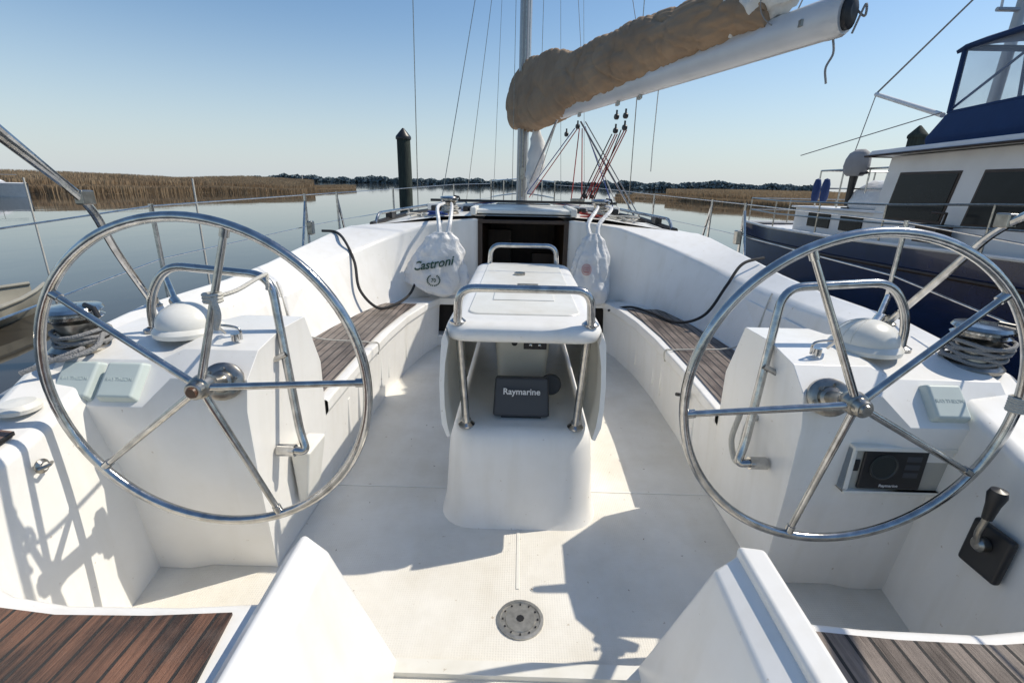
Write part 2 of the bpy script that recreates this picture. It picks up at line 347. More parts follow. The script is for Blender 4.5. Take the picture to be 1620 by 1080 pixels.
for sg in(-1,1):
    m=MB(); m.tube(rounded([(sg*1.30,4.35,1.0),(sg*1.29,4.42,1.09),(sg*1.0,5.6,1.13),(sg*.75,6.6,1.14),(sg*.74,6.66,1.05)],.06),.014)
    m.cyl((sg*1.15,5,1.02),(sg*1.15,5,1.105),.01); m.cyl((sg*.98,5.7,1.02),(sg*.98,5.7,1.12),.01)
    m.obj('coachroof_handrail',boat,(STEEL,))
    m=MB(); m.tube([(sg*1.32,4.3,1.005),(sg*1.18,5.0,1.055),(sg*.95,5.9,1.075)],.02); m.box((sg*1.25,4.7,1.06),(.06,.16,.05)); m.obj('genoa_track',boat,(BLACK,))
m=MB()
HS=[(-.6,1.46,.56),(.3,1.53,.58),(.8,1.58,.59),(1.15,1.66,.60),(1.5,1.78,.61),(1.95,1.9,.62),(2.5,1.97,.62),(3.4,2.0,.63),(4.25,1.97,.65),(5,1.93,.66),(6,1.8,.69),(7.2,1.5,.72),(8.5,1.05,.76),(9.3,.7,.78),(11.2,.06,.86)]
for sg in(-1,1): m.loft([[V((sg*x,y,z)),V((sg*(x+.015),y,z-.02)),V((sg*(x+.01),y,z-.3)),V((sg*x*.93,y,-.3)),V((sg*x*.8,y,-.9))] for y,x,z in HS])
m.obj('hull',boat,(GEL,))
for sg in(-1,1): 
    m=MB(); m.tube([(sg*x,y,z+.012) for y,x,z in HS],.018,6); m.obj('toe_rail',boat,(ALU,))
# ---- helm pedestals
def pedestal(sg):
    p=empty('helm_pedestal',(sg*1.1,1.6,0),boat)
    A=[(1.42,0),(1.37,.40),(1.35,.66),(1.37,.76),(1.45,.83),(1.60,.855),(1.80,.85),(1.92,.62),(1.96,0)]
    B=[(1.40,0),(1.37,.40),(1.335,.60),(1.325,.68),(1.43,.795),(1.55,.82),(1.80,.83),(1.92,.62),(1.96,0)]
    secs=[(.93,A,1),(.87,A,0),(.90,A,0),(1.10,A,0),(1.17,B,0),(1.50,B,0)]
    m=MB(); rows=[]
    for x,S,e in secs:
        r=[]
        for y,z in S:
            k=z/.87; xx=x+.03*(1-k)
            if e: xx=.885+.03*(1-k)-.02; y=1.64+(y-1.64)*.86; z=z*.975
            if x==.87: xx=x-.01+.03*(1-k)
            r.append(V((sg*(xx-.01),y,z)))
        rows.append(r)
    m.loft(rows,closed=True,caps=True); m.obj('pedestal_body',p,(GEL,),bevel=.038,seg=6)
    m=MB(); c=(sg*1.17,1.6,.838); m.lathe([(.108,0),(.11,.015),(.102,.026),(.096,.030)]+[(.096*math.cos(a),.032+.074*math.sin(a)) for a in [i*math.pi/2/9 for i in range(10)]],c)
    for a in range(4):
        m.tube([V(c)+V((-.0963*math.cos(t)*math.cos(.35*a-.55),-.0963*math.cos(t)*math.sin(.35*a-.55),.033+.0743*math.sin(t))) for t in [i*math.pi/2/8 for i in range(9)]],.0016,5)
    m.obj('compass_cover',p,(GELW,))
    m=MB(); g=rounded([(sg*.81,1.50,.44),(sg*.765,1.51,.43),(sg*.79,1.53,.5),(sg*.87,1.62,1.04),(sg*1.24,1.64,1.065),(sg*1.32,1.64,.95),(sg*1.33,1.64,.8)],.07,7)
    m.tube(g,.0145,12); m.cyl((sg*.86,1.50,.44),(sg*.80,1.50,.44),.022); m.cyl((sg*.88,1.55,.75),(sg*.82,1.56,.78),.010)
    m.lathe([(.03,0),(.03,.01),(.018,.016)],(sg*1.33,1.64,.825)); m.obj('pedestal_guard_rail',p,(STEEL,))
    o=V((sg*.915,1.345,.765)); hubp=V((sg*.868,1.21,.815)); ax=(hubp-o).normalized()
    m=MB(); m.lathe([(.058,-.02),(.058,.004),(.05,.010),(.034,.012),(.031,.03),(.022,.035),(.020,.15)],o,ax)
    for k in range(6):
        a=k*math.pi/3+.3; q=o+V((.045*math.cos(a),-.003,.045*math.sin(a))); m.cyl(q,q+ax*.014,.005)
    m.obj('wheel_shaft',p,(STEELD,))
    m=MB(); m.tube(cr([(sg*.93,1.5,.85),(sg*.93,1.49,.89),(sg*1.00,1.5,.895),(sg*1.00,1.53,.86)],5),.0042); m.cyl((sg*.95,1.5,.845),(sg*.95,1.5,.868),.013); m.obj('control_knob',p,(STEEL,))
    return p
PD={sg:pedestal(sg) for sg in(-1,1)}
def wheel(cx,angs):
    c=V((cx,1.2,.82)); w=empty('steering_wheel',c,boat); R=.441
    m=MB(); m.tube([c+V((R*math.cos(a),0,R*math.sin(a))) for a in [2*math.pi*i/96 for i in range(96)]],.0130,12,closed=True); m.obj('rim',w,(STEEL,))
    h=c+V((0,-.025,0))
    for d in angs:
        a=math.radians(d); u=V((math.cos(a),0,math.sin(a)))
        m=MB(); m.cyl(h+u*.02,c+u*(R-.004),.0105,.0085,12); m.cyl(c+u*(R-.03),c+u*(R-.008),.012,.012); m.obj('spoke',w,(STEEL,))
    m=MB(); m.lathe([(0,-.035),(.02,-.035),(.024,-.03),(.025,-.012),(.031,-.008),(.033,.014),(.026,.022),(.022,.04)],h,(0,1,0)); m.obj('hub',w,(STEELD,))
    m=MB(); m.lathe([(0,-.042),(.013,-.042),(.016,-.035)],h,(0,1,0)); m.obj('hub_cap',w,(BROWN if cx<0 else STEELD,))
wheel(-.865,[74,2,-70,-142,146]); wheel(.873,[115,43,-29,-101,187])
def icover(cx,cy,cz,s,sg,roll=0):
    t=math.radians(47.5); p=PD[sg]
    nrm=V((0,-math.sin(t),math.cos(t)))
    m=MB(); m.box(V((cx,cy,cz))+nrm*.012,(s,s*1.05,.034),rot=(t,0,roll),taper=.88); m.obj('instrument_cover',p,(COVER,),bevel=.009)
    text('RAYTHEON','lettering',.016,Matrix.Translation(V((cx,cy,cz))+nrm*.0293)@Matrix.Rotation(t,4,'X'),PRINTD,p,ext=.0006)
icover(-1.385,1.378,.738,.125,-1,.0); icover(-1.245,1.378,.738,.125,-1,.0); icover(1.285,1.378,.738,.115,1,-.0)
ap=empty('instrument_recess',(1.2,1.36,.55),boat)
x0,x1,z0,z1=1.02,1.345,.44,.61; Y=1.330
m=MB(); m.bb(x0,x1,Y,1.37,z1-.014,z1); m.bb(x0,x1,Y,1.37,z0,z0+.014); m.bb(x0,x0+.014,Y,1.37,z0+.014,z1-.014); m.bb(x1-.014,x1,Y,1.37,z0+.014,z1-.014)
m.obj('recess_frame',ap,(GELW,),bevel=.005)
m=MB(); m.bb(x0+.014,x1-.014,1.343,1.349,z0+.014,z1-.014); m.obj('recess_back',ap,(mat('beige_panel',(.46,.45,.40),.5),))
m=MB(); m.bb(1.06,1.255,1.332,1.343,.460,.598); m.obj('instrument_display',ap,(BLACK,),bevel=.006)
m=MB(); m.bb(1.037,1.055,1.337,1.343,.52,.56); m.obj('instrument_switch',ap,(BLACK,),bevel=.004)
m=MB(); m.lathe([(.044,0),(.044,.003),(.039,.004),(.037,.002),(0,.002)],(1.125,1.332,.54),(0,-1,0)); m.obj('display_screen',ap,(SCREEN,))
for k in range(3):
    m=MB(); m.bb(1.19,1.235,1.3305,1.3325,.505+.028*k,.523+.028*k); m.obj('display_button',ap,(DGREY,),bevel=.001)
text('Raymarine','lettering',.014,face((1.155,1.3315,.474)),PRINTW,ap,ext=.0006)
th=empty('throttle_control',(1.27,1.08,.4),boat)
m=MB(); m.box((1.278,1.11,.425),(.024,.115,.14),rot=(0,.08,.0)); m.obj('mounting_plate',th,(BLACK,),bevel=.01)
m=MB(); m.lathe([(.020,0),(.020,.02),(.013,.028),(0,.029)],(1.266,1.11,.445),(-1,0,.0)); m.tube(rounded([(1.245,1.11,.445),(1.232,1.108,.48),(1.236,1.10,.55)],.03),.008); m.obj('lever',th,(STEELD,))
m=MB(); m.lathe([(0,-.06),(.012,-.055),(.016,-.01),(.022,.02),(.018,.035),(0,.04)],(1.237,1.10,.588),(0,-.05,1)); m.obj('lever_knob',th,(BLACK,))
m=MB(); m.lathe([(.05,0),(.052,.012),(.04,.024),(0,.028)],(-1.43,1.22,.715)); m.obj('vent_cap',boat,(GELW,))
m=MB(); m.prism([V((-1.45,.93,.669)),V((-1.345,.93,.657)),V((-1.36,1.13,.688)),V((-1.47,1.13,.700))],(0,0,.010)); m.obj('teak_step_pad',boat,(TEAKH,))
m=MB(); m.lathe([(.02,0),(.02,.004),(.012,.009),(.011,.014)],(-1.305,1.12,.60),(1,0,.1)); m.tube([(-1.295,1.10,.60),(-1.28,1.12,.605),(-1.295,1.14,.60)],.005); m.obj('pad_eye',boat,(STEELD,))
m=MB(); m.loft([[V((-.865,1.60,.14)),V((-.83,1.60,.14)),V((-.83,1.72,.14)),V((-.865,1.72,.14))],[V((-.865,1.58,.38)),V((-.79,1.58,.38)),V((-.79,1.74,.38)),V((-.865,1.74,.38))]],closed=True,caps=True)
m.obj('storage_pouch',boat,(GELW,),bevel=.01)
m=MB(); m.tube(cr([(.87,1.62,.56),(.835,1.62,.53),(.825,1.62,.42),(.835,1.66,.35),(.825,1.70,.42),(.83,1.68,.54)],8),.011); o=m.obj('rope_coil',None,(ROPEW,)); tag(o,'white looped rope hanging on the helm pedestal side','rope')
def winch(c,r,parent):
    w=empty('winch',c,parent); c=V(c); k=r/.08
    m=MB(); m.lathe([(.085*k,0),(.088*k,.012*k),(.08*k,.02*k),(.062*k,.03*k),(.055*k,.07*k),(.06*k,.1*k),(.075*k,.112*k)],c); m.obj('drum',w,(STEELD,))
    m=MB(); m.lathe([(.075*k,.112*k),(.082*k,.118*k),(.07*k,.126*k),(.07*k,.132*k),(.084*k,.142*k),(.078*k,.152*k),(.05*k,.156*k),(.03*k,.158*k),(.014*k,.158*k),(.013*k,.148*k),(0,.147*k)],c); m.obj('self_tailing_jaw',w,(STEEL,))
    m=MB(); m.tube([c+V((.045*k,0,.158*k)),c+V((.09*k,-.02*k,.152*k)),c+V((.1*k,-.02*k,.12*k))],.008*k); m.obj('feeder_arm',w,(BLACK,))
    return w
def coil(c,r,turns,h,mt,label,rad=.0065):
    c=V(c); pts=[]; n=int(turns*18)
    for i in range(n):
        a=i/18*2*math.pi; rr=r*(1+.12*math.sin(i*.37)); pts.append(c+V((rr*math.cos(a),rr*math.sin(a),h*i/n+.006*math.sin(i*.9))))
    m=MB(); m.tube(pts,rad,7); o=m.obj('rope_coil',None,(mt,)); tag(o,label,'rope'); return o
winch((-1.47,1.50,.80),.078,boat); winch((1.50,1.55,.80),.078,boat)
coil((-1.47,1.50,.825),.075,4.5,.05,ROPEG,'grey rope wrapped around the cockpit winch')
coil((1.50,1.55,.825),.079,6,.07,ROPEG,'grey rope wrapped in thick turns around the winch')
m=MB(); m.tube(cr([(-1.39,1.5,.86),(-1.37,1.44,.83),(-1.42,1.38,.81),(-1.50,1.40,.805),(-1.46,1.46,.81),(-1.40,1.41,.83),(-1.52,1.33,.78)],6),.008,7); o=m.obj('rope_tail',None,(ROPEG,)); tag(o,'loose grey rope tail lying beside a winch','rope')
for x in(-.66,.68): 
    winch((x,4.45,1.095),.078,boat)
    for dx in(-.12,-.18,.12,.18):
        m=MB(); m.box((x+dx,4.75,1.13),(.05,.16,.05)); m.obj('rope_clutch',boat,(BLACK,),bevel=.008)
    coil((x,4.45,1.115),.07,4,.05,ROPEW,'white rope wrapped around the cabin-top winch',.006)
for sg,P in((-1,[(-1.55,1.95,.84),(-1.47,1.72,1.10),(-1.42,1.60,1.27),(-1.44,1.3,1.52),(-1.45,.6,2.0)]),(1,[(1.50,1.95,.84),(1.49,1.72,1.10),(1.50,1.60,1.26),(1.52,1.3,1.40),(1.55,.5,1.75)])):
    b=empty('folding_canopy_frame',P[0],boat); o2=V((0,-.02,.05))
    m=MB(); m.tube(rounded(P,.08),.013); m.obj('frame_tube',b,(STEEL,))
    m=MB(); m.tube([V(P[2])+V((0,-.01,.0)),V(P[3])+o2,V(P[4])+o2],.013); m.obj('frame_tube',b,(STEEL,))
    m=MB(); m.box(V(P[2])+V((0,-.01,.015)),(.03,.05,.045)); m.obj('frame_bracket',b,(STEELD,),bevel=.005)
    m=MB(); m.lathe([(.03,0),(.03,.012),(.018,.02),(.018,.04)],V(P[0])-V((0,0,.01))); m.obj('frame_bracket',b,(STEELD,))
    m=MB(); m.cyl((sg*1.55,2.05,.93),(sg*1.38,1.85,.87),.012); m.cyl((sg*1.41,1.88,.88),(sg*1.36,1.83,.865),.02); m.obj('frame_stay',b,(STEEL,))
for sg in(-1,1):
    tops=[(sg*1.56,1.0),(sg*1.93,2.55),(sg*1.95,4.45),(sg*1.9,5.1),(sg*1.68,6.5),(sg*1.15,8.4),(sg*.62,9.9)]
    zz=[.6,.64,.66,.67,.7,.77,.8]
    for (x,y),z in list(zip(tops,zz))[1:]:
        s=MB(); s.cyl((x,y,z),(x,y,z+.58),.012); s.lathe([(.03,0),(.03,.015),(.018,.02),(.016,.08)],(x,y,z)); s.obj('stanchion',boat,(STEEL,))
    for h in(.57,.3):
        s=MB(); s.tube([V((x,y,z+h)) for (x,y),z in zip([(sg*1.5,-.4)]+tops,[.58]+zz)],.004,6); s.obj('lifeline',boat,(STEEL,))
    s=MB(); s.tube([(sg*1.95,4.45,1.18),(sg*1.94,4.25,.68)],.011); s.obj('gate_brace',boat,(STEEL,))
    s=MB(); s.tube([(sg*1.9,5.1,1.2),(sg*1.91,5.35,.69)],.011); s.obj('gate_brace',boat,(STEEL,))
    s=MB(); s.box((sg*1.95,4.42,.74),(.05,.12,.1)); s.obj('pulley_block',boat,(BLACK,),bevel=.01)
    s=MB(); s.box((sg*1.90,4.40,.95),(.05,.06,.12)); s.obj('pulley_block',boat,(STEELD,),bevel=.01)
s=MB()
for h in(.62,.32):
    s.tube(cr([(-.62,9.9,.8+h),(-.4,10.6,.83+h),(0,11.1,.86+h),(.4,10.6,.83+h),(.62,9.9,.8+h)],6),.013)
for x,y in((-.4,10.6),(.4,10.6),(-.62,9.9),(.62,9.9)): s.cyl((x,y,.8),(x,y,1.45),.012)
s.obj('bow_pulpit',boat,(STEEL,))
# ---- table
tb=empty('cockpit_table',(0,2.4,0),boat)
def rr(x,y0,y1,z,c=.06,n=6):
    out=[]
    for cx,cy,a0 in((-x+c,y0+c,180),(x-c,y0+c,270),(x-c,y1-c,0),(-x+c,y1-c,90)):
        for k in range(n+1):
            a=math.radians(a0+90*k/n); out.append(V((cx+c*math.cos(a),cy+c*math.sin(a),z)))
    return out
m=MB(); m.loft([rr(.332,1.66,3.16,0,.14),rr(.320,1.672,3.145,.03,.135),rr(.313,1.685,3.13,.10,.13),rr(.303,1.70,3.11,.25,.12),rr(.295,1.71,3.10,.34,.11),rr(.286,1.722,3.09,.385,.10),rr(.270,1.74,3.075,.410,.09),rr(.245,1.765,3.05,.420,.08)],closed=True,caps=True)
m.obj('table_base',tb,(GEL,),ang=50)
m=MB(); m.loft([rr(.262,1.665,3.1,.808,.07),rr(.280,1.648,3.12,.814,.08),rr(.289,1.637,3.125,.828,.09),rr(.289,1.636,3.12,.845,.09),rr(.282,1.643,3.11,.862,.085),rr(.266,1.66,3.09,.874,.08),rr(.24,1.69,3.07,.880,.06)],closed=True,caps=True)
m.obj('table_top',tb,(GEL,),ang=50)
m=MB(); m.loft([rr(.218,1.78,3.02,.8804,.05),rr(.213,1.785,3.015,.886,.05)],closed=True,caps=True); m.bb(-.13,.13,2.0,2.35,.8862,.8905); m.obj('table_lid',tb,(GELW,),bevel=.003)
m=MB(); m.lathe([(.03,0),(.03,.012),(.022,.014),(.02,.004),(0,.004)],(-.02,2.62,.886)); m.obj('lid_latch',tb,(STEELD,))
m=MB(); m.bb(-.03,.07,2.30,2.32,.8908,.897); m.obj('lid_hinge',tb,(STEELD,))
for sg in(-1,1):
    m=MB(); rows=[]
    for y in(1.64,1.66,2.4,3.08,3.12):
        k=.012 if y in(1.64,3.12) else 0
        rows.append([V((sg*(.284-k*.4),y,.85-k*.3)),V((sg*.294,y,.82)),V((sg*(.303-k*.3),y,.74)),V((sg*(.309-k*.3),y,.65)),V((sg*(.309-k*.3),y,.56)),V((sg*.301,y,.48+k*.5)),V((sg*.282,y,.425+k*.5)),V((sg*.270,y,.43+k*.5)),V((sg*.281,y,.49)),V((sg*.288,y,.56)),V((sg*.288,y,.65)),V((sg*.283,y,.73)),V((sg*.270,y,.81))])
    m.loft(rows,closed=True,caps=True)
    ob=m.obj('table_leaf',tb,(GEL,CREAM),bevel=.0,ang=50)
    for p in ob.data.polygons:
        c=p.center
        if abs(c.x)<.290 and .44<c.z<.80 and abs(p.normal.y)<.5 and p.normal.x*c.x<0: p.material_index=1
m=MB(); m.loft([rr(.10,2.05,2.95,.41,.03),rr(.13,2.0,2.95,.812,.03)],closed=True,caps=True); m.obj('table_column',tb,(CREAM,),ang=50)
m=MB(); m.box((.055,2.012,.69),(.10,.02,.042)); m.obj('switch_panel',tb,(BLACK,),bevel=.003)
for x in(.035,.075):
    m=MB(); m.lathe([(.007,0),(.007,.01),(0,.012)],(x,2.002,.69),(0,-1,0)); m.obj('switch_knob',tb,(STEEL,))
m=MB(); m.lathe([(.013,0),(.013,.014),(0,.016)],(-.035,2.02,.695),(0,-1,0)); m.obj('power_socket',tb,(BLACK,))
for sx in(-1,1):
    m=MB(); m.cyl((sx*.222,1.77,.41),(sx*.235,1.69,.83),.0155,n=16); m.lathe([(.032,0),(.034,.008),(.02,.02),(.018,.03)],(sx*.222,1.772,.414)); m.obj('leg',tb,(STEEL,))
m=MB(); m.tube(rounded([(-.24,1.67,.87),(-.232,1.665,1.005),(.232,1.665,1.005),(.24,1.67,.87)],.06,8),.015,12)
for sx in(-1,1): m.lathe([(.03,0),(.03,.006),(.018,.016)],(sx*.24,1.685,.874))
m.obj('grab_rail',tb,(STEEL,))
m=MB(); m.tube(rounded([(-.21,3.04,.87),(-.2,3.04,.995),(.2,3.04,.995),(.21,3.04,.87)],.07,8),.015,12); m.obj('grab_rail',tb,(STEEL,))
cp=empty('chart_plotter',(0,1.9,.42),tb)
m=MB(); m.box((0.0,1.86,.51),(.235,.06,.165),rot=(-.25,0,0),taper=.94); m.obj('sun_cover',cp,(DGREY,),bevel=.012)
m=MB(); m.box((0.0,1.88,.430),(.17,.09,.02)); m.tube([(-.1,1.90,.425),(-.1,1.89,.47)],.012); m.tube([(.1,1.90,.425),(.1,1.89,.47)],.012); m.obj('mounting_bracket',cp,(BLACK,),bevel=.005)
text('Raymarine','lettering',.036,face((0.0,1.8225,.545),90-14.3),PRINTW,cp,ext=.0008,bold=.0006)
m=MB(); m.lathe([(.045,0),(.047,.006),(.04,.012),(0,.012)],(.125,1.95,.53),(0,-1,.2)); m.obj('plotter_knob',cp,(DGREY,))
# ---- helm seats and stern blocks
for sg in(-1,1):
    hs=empty('helm_seat',(sg*.9,.5,0),boat)
    fr=[(-.50,.86),(-.75,.835),(-1.0,.83),(-1.15,.85),(-1.28,.90)]
    poly=[V((-sg*x,y,0)) for x,y in fr]+[V((sg*1.27,-.3,0)),V((sg*.5,-.3,0))]
    m=MB(); m.prism(poly,(0,0,.445)); m.obj('seat_box',hs,(GEL,),bevel=.02,seg=4)
    poly=[V((-sg*x,y,.446)) for x,y in((-.628,.81),(-.8,.795),(-1.0,.79),(-1.15,.805),(-1.24,.83))]+[V((sg*1.23,-.2,.446)),V((sg*.50,-.2,.446))]
    m=MB(); m.prism(poly,(0,0,.007)); m.obj('seat_slats',hs,(TEAKH if sg<0 else TEAKS,))
    m=MB(); Aft=-.3
    def S(x,y,z): return V((sg*x,y,z))
    zt=0 if sg<0 else -.02
    m.loft([[S(.35,1.07,0),S(.455,.93,.515+zt),S(.52,.955,.55+zt),S(.56,.93,.50),S(.60,.90,.0)],[S(.34,Aft,0),S(.41,Aft,.515+zt),S(.48,Aft,.55+zt),S(.52,Aft,.5),S(.55,Aft,0)]],closed=True,caps=True)
    m.obj('seat_side_wall',hs,(GEL,),bevel=.012,seg=4)
    if sg>0:
        m=MB(); m.loft([[S(.525,.97,.3),S(.51,.955,.55),S(.57,.94,.555),S(.61,.90,.3)],[S(.50,Aft,.3),S(.49,Aft,.55),S(.54,Aft,.555),S(.58,Aft,.3)]],closed=True,caps=True)
        m.obj('seat_side_rib',hs,(GEL,),bevel=.012,seg=4)
# ---- mast, boom
MX=-.02
m=MB(); P=[]
for z in(1.08,14):
    P.append([V((MX+.075*math.cos(a),7.0+.11*math.sin(a),z)) for a in [2*math.pi*i/20 for i in range(20)]])
m.loft(P,closed=True,caps=True); m.bb(MX-.11,MX+.11,6.87,7.13,1.09,1.13); m.obj('mast',boat,(ALU,))
m=MB(); m.cyl((MX,6.86,1.2),(MX,6.86,14),.010); m.tube([(.02,6.87,1.15),(.03,6.87,3),(.02,6.87,14)],.006); m.tube([(-.06,6.87,1.15),(-.06,6.87,14)],.006); m.box((MX,6.85,1.5),(.05,.06,.14)); m.lathe([(.04,0),(.04,.07),(.0,.07)],(0.05,7,1.55),(1,0,0)); m.obj('mast_fitting',boat,(STEELD,))
m=MB(); m.tube([(-1.35,6.7,6.5),(0,7,6.6),(1.35,6.7,6.5)],.03); m.obj('spreader',boat,(ALU,))
B0=V((.04,6.88,2.16)); B1=V((1.70,3.03,2.262)); bd=(B1-B0); bn=V((bd.y,-bd.x,0)).normalized() ; bu=V((0,0,1)); 
if bn.x<0: bn=-bn
def bp(s,n,u): return B0+bd*s+bn*n+bu*u
bo=empty('boom',B0,boat)
def ring(s,a_,b_,k=1,du=0): return [bp(s,a_*k*math.cos(a),du+b_*k*math.sin(a)) for a in [2*math.pi*i/20 for i in range(20)]]
m=MB(); m.loft([ring(s,.078,.108) for s in(0,.25,.5,.75,.978)],closed=True,caps=True); m.obj('boom_spar',bo,(BOOMW,))
m=MB(); m.loft([ring(.975,.080,.111),ring(.993,.080,.111),ring(.998,.07,.10)],closed=True,caps=True); m.obj('boom_end_cap',bo,(BOOMW,))
m=MB(); m.loft([ring(.996,.05,.085),ring(1.004,.05,.085),ring(1.008,.03,.05)],closed=True,caps=True); m.obj('boom_sheave_box',bo,(BLACK,))
m=MB(); m.box(bp(.99,0,.125),(.05,.07,.04)); m.obj('boom_fitting',bo,(BLACK,),bevel=.01)
for s in(.32,.49,.57):
    m=MB(); m.box(bp(s,0,-.115),(.03,.09,.04)); m.obj('boom_fitting',bo,(STEELD,),bevel=.005)
m=MB(); m.box(bp(.945,-.074,.0),(.012,.05,.035)); m.obj('boom_fitting',bo,(STEELD,))
# sail cover
m=MB(); rows=[]; ns=240; nr=84
S0=-.145; S1=.885
def ridge(v): return 1-min(1,abs(noise.noise(v))*3.2)
for i in range(ns+1):
    s=S0+(S1-S0)*i/ns
    top=itp(s,[(S0,.50),(-.11,.64),(-.02,.72),(.12,.68),(.3,.56),(.5,.50),(.7,.47),(.83,.44),(.87,.38),(S1,.28)])
    bot=itp(s,[(S0,.08),(-.10,-.08),(.03,-.16),(.2,-.13),(.35,-.07),(.55,-.01),(S1,.05)])
    wd=itp(s,[(S0,.06),(-.10,.15),(0,.185),(.2,.185),(.5,.17),(.84,.16),(S1,.11)])
    r=[]
    for k in range(nr):
        a=2*math.pi*k/nr; cz=(top+bot)/2; hz=(top-bot)/2
        ca,sa=math.cos(a),math.sin(a)
        w=wd*(1-.20*sa)
        n_=noise.noise(V((s*5,ca*.8,sa*.8)))*.03
        dg=s*9+sa*.55*(1 if ca<0 else -1)
        n_-=.024*ridge(V((dg*1.3,ca*.3+3,sa*.8)))**4
        n_-=.013*ridge(V((dg*3.4,ca*.6,sa*1.3+5)))**3
        n_-=.010*ridge(V((s*4+sa*.5,ca*1.0+9,sa*5)))**3
        n_-=.016*max(0,1-abs(math.sin(s*19+ca*.3))*9)
        sh=.02*math.sin(s*15)+.008*math.sin(s*37)
        r.append(bp(s,(w+n_)*ca,cz+sh*max(0,sa)+(hz+n_)*sa))
    rows.append(r)
m.loft(rows,closed=True,caps=True); m.obj('sail_cover',bo,(TAN,),ang=80)
m=MB(); rows=[]
for i in range(60):
    s=.78+.145*i/59; rad=.175*math.sin(math.pi*min(1,(i+6)/65))**.55
    rows.append([bp(s,(rad*.85+.035*noise.noise(V((i*.16,math.cos(a)*2.5,math.sin(a)*2.5)))-.025*ridge(V((i*.1,math.cos(a)*2.5,math.sin(a)*2.5))))*math.cos(a),.25+(rad*1.1+.07*noise.noise(V((i*.13+7,math.cos(a)*3,math.sin(a)*3))))*math.sin(a)) for a in [2*math.pi*k/48 for k in range(48)]])
m.loft(rows,closed=True,caps=True); m.obj('furled_sail',bo,(SAIL,),ang=80)
for s in(.895,):
    m=MB(); m.tube([bp(s+.006*math.sin(3*a),.165*math.cos(a),.23+.20*math.sin(a)) for a in [2*math.pi*k/30 for k in range(30)]],.004,6,closed=True); m.obj('sail_tie',bo,(ROPEG,))
def line(name,pts,r,mt,label,cat='rope',sm=0):
    m=MB(); m.tube(cr(pts,8) if sm else pts,r,6); o=m.obj(name,None,(mt,)); tag(o,label,cat); return o
line('hanging_rope',[bp(.985,0,-.1),bp(.988,.01,-.18),bp(.983,0,-.25),bp(.986,.01,-.33)],.006,ROPEG,'frayed grey rope dangling from the boom end',sm=1)
line('hanging_rope',[bp(.995,.04,.05),bp(1.01,.07,-.02),bp(1.012,.05,.03),bp(1.005,.03,-.10)],.006,ROPEG,'short grey rope knot at the boom end',sm=1)
line('hanging_rope',[bp(.63,0,-.1),bp(.63,.0,-.55),bp(.632,.0,-.74)],.004,ROPEW,'thin white line hanging below the boom')
def sub(name,pts,r,mt): 
    m=MB(); m.tube(pts,r,6); return m.obj(name,boat,(mt,))
def block(c,mt=BLACK):
    m=MB(); c=V(c); m.lathe([(0,-.018),(.022,-.016),(.026,-.010),(.026,.010),(.022,.016),(0,.018)],c,(1,.4,0),20); m.box(c+V((0,0,.036)),(.016,.010,.045)); m.obj('pulley_block',boat,(mt,))
b1=bp(.49,0,-.13); b2=bp(.525,0,-.14); b3=bp(.315,0,-.13)
block(b1-V((0,0,.22))); block(b1-V((0,0,.10))); block(b2-V((0,0,.10))); block(b2-V((0,0,.20))); block(b3-V((0,0,.1))); block(b3-V((.1,-.2,.16)))
t1=V((.62,5.15,1.23)); block(t1+V((0,0,.03))); block(t1+V((.07,0,.03)))
for a,b,c in((b1-V((0,0,.25)),t1,ROPER),(b1-V((.03,0,.25)),t1-V((.04,0,0)),ROPEB),(b2-V((0,0,.22)),t1+V((.05,0,0)),ROPER),(b2-V((-.02,0,.22)),t1+V((.08,0,0)),ROPER),(b1-V((-.02,0,.25)),t1+V((.02,0,0)),ROPER),(b2-V((.03,0,.22)),t1+V((.10,0,0)),ROPEB),(b3-V((0,0,.12)),V((.08,6.7,1.2)),ROPER),(b3-V((-.02,0,.12)),V((.5,5.3,1.2)),ROPER),(b3-V((-.05,0,.12)),V((.6,5.2,1.2)),ROPER),(b3-V((.03,0,.12)),V((.05,6.75,1.25)),ROPEU),(bp(.2,0,-.1),V((.12,6.75,1.2)),ROPEW),(b3-V((-.08,0,.1)),V((.95,5.2,1.1)),ROPEU),(b3-V((-.07,0,.1)),V((1.0,5.2,1.1)),ROPEW)):
    sub('mainsheet_line',[a,b],.0055,c)
sub('boom_vang',[b3-V((-.03,0,.05)),V((1.18,5.3,1.06))],.010,STEELD); sub('boom_vang',[b3-V((-.08,0,.05)),V((1.24,5.35,1.06))],.006,STEELD)
sub('boom_vang',[V((.03,6.85,1.25)),bp(.2,0,-.1)],.016,ALU)
for x,y,z,x2,y2,z2,r in((-1.45,6.9,.74,-1.33,6.7,6.5,.006),(-1.15,6.6,.75,-.06,6.98,6.5,.005),(1.45,6.9,.74,1.33,6.7,6.5,.006),(-.9,7.6,.78,-.05,7,6.4,.004),(0,11.1,.9,0,7.1,13.5,.012),(-.4,6.7,1.05,-.12,6.95,9,.003),(.5,6.6,1.05,.12,6.95,9,.003),(.9,7.2,.8,.3,6.9,9,.003),(-.15,6.85,1.12,-.14,6.9,9,.004),(.2,6.85,1.12,.16,6.9,9,.004)):
    sub('rigging_wire',[(x,y,z),(x2,y2,z2)],r,STEELD)
sub('rigging_wire',[bp(.99,0,.12),V((0.1,6.9,14))],.005,STEELD)
for s in(.25,.5,.72): sub('lazy_jack_line',[bp(s,.18,0.3),V((.05,6.9,8))],.003,ROPEG)
m=MB(); rows=[]
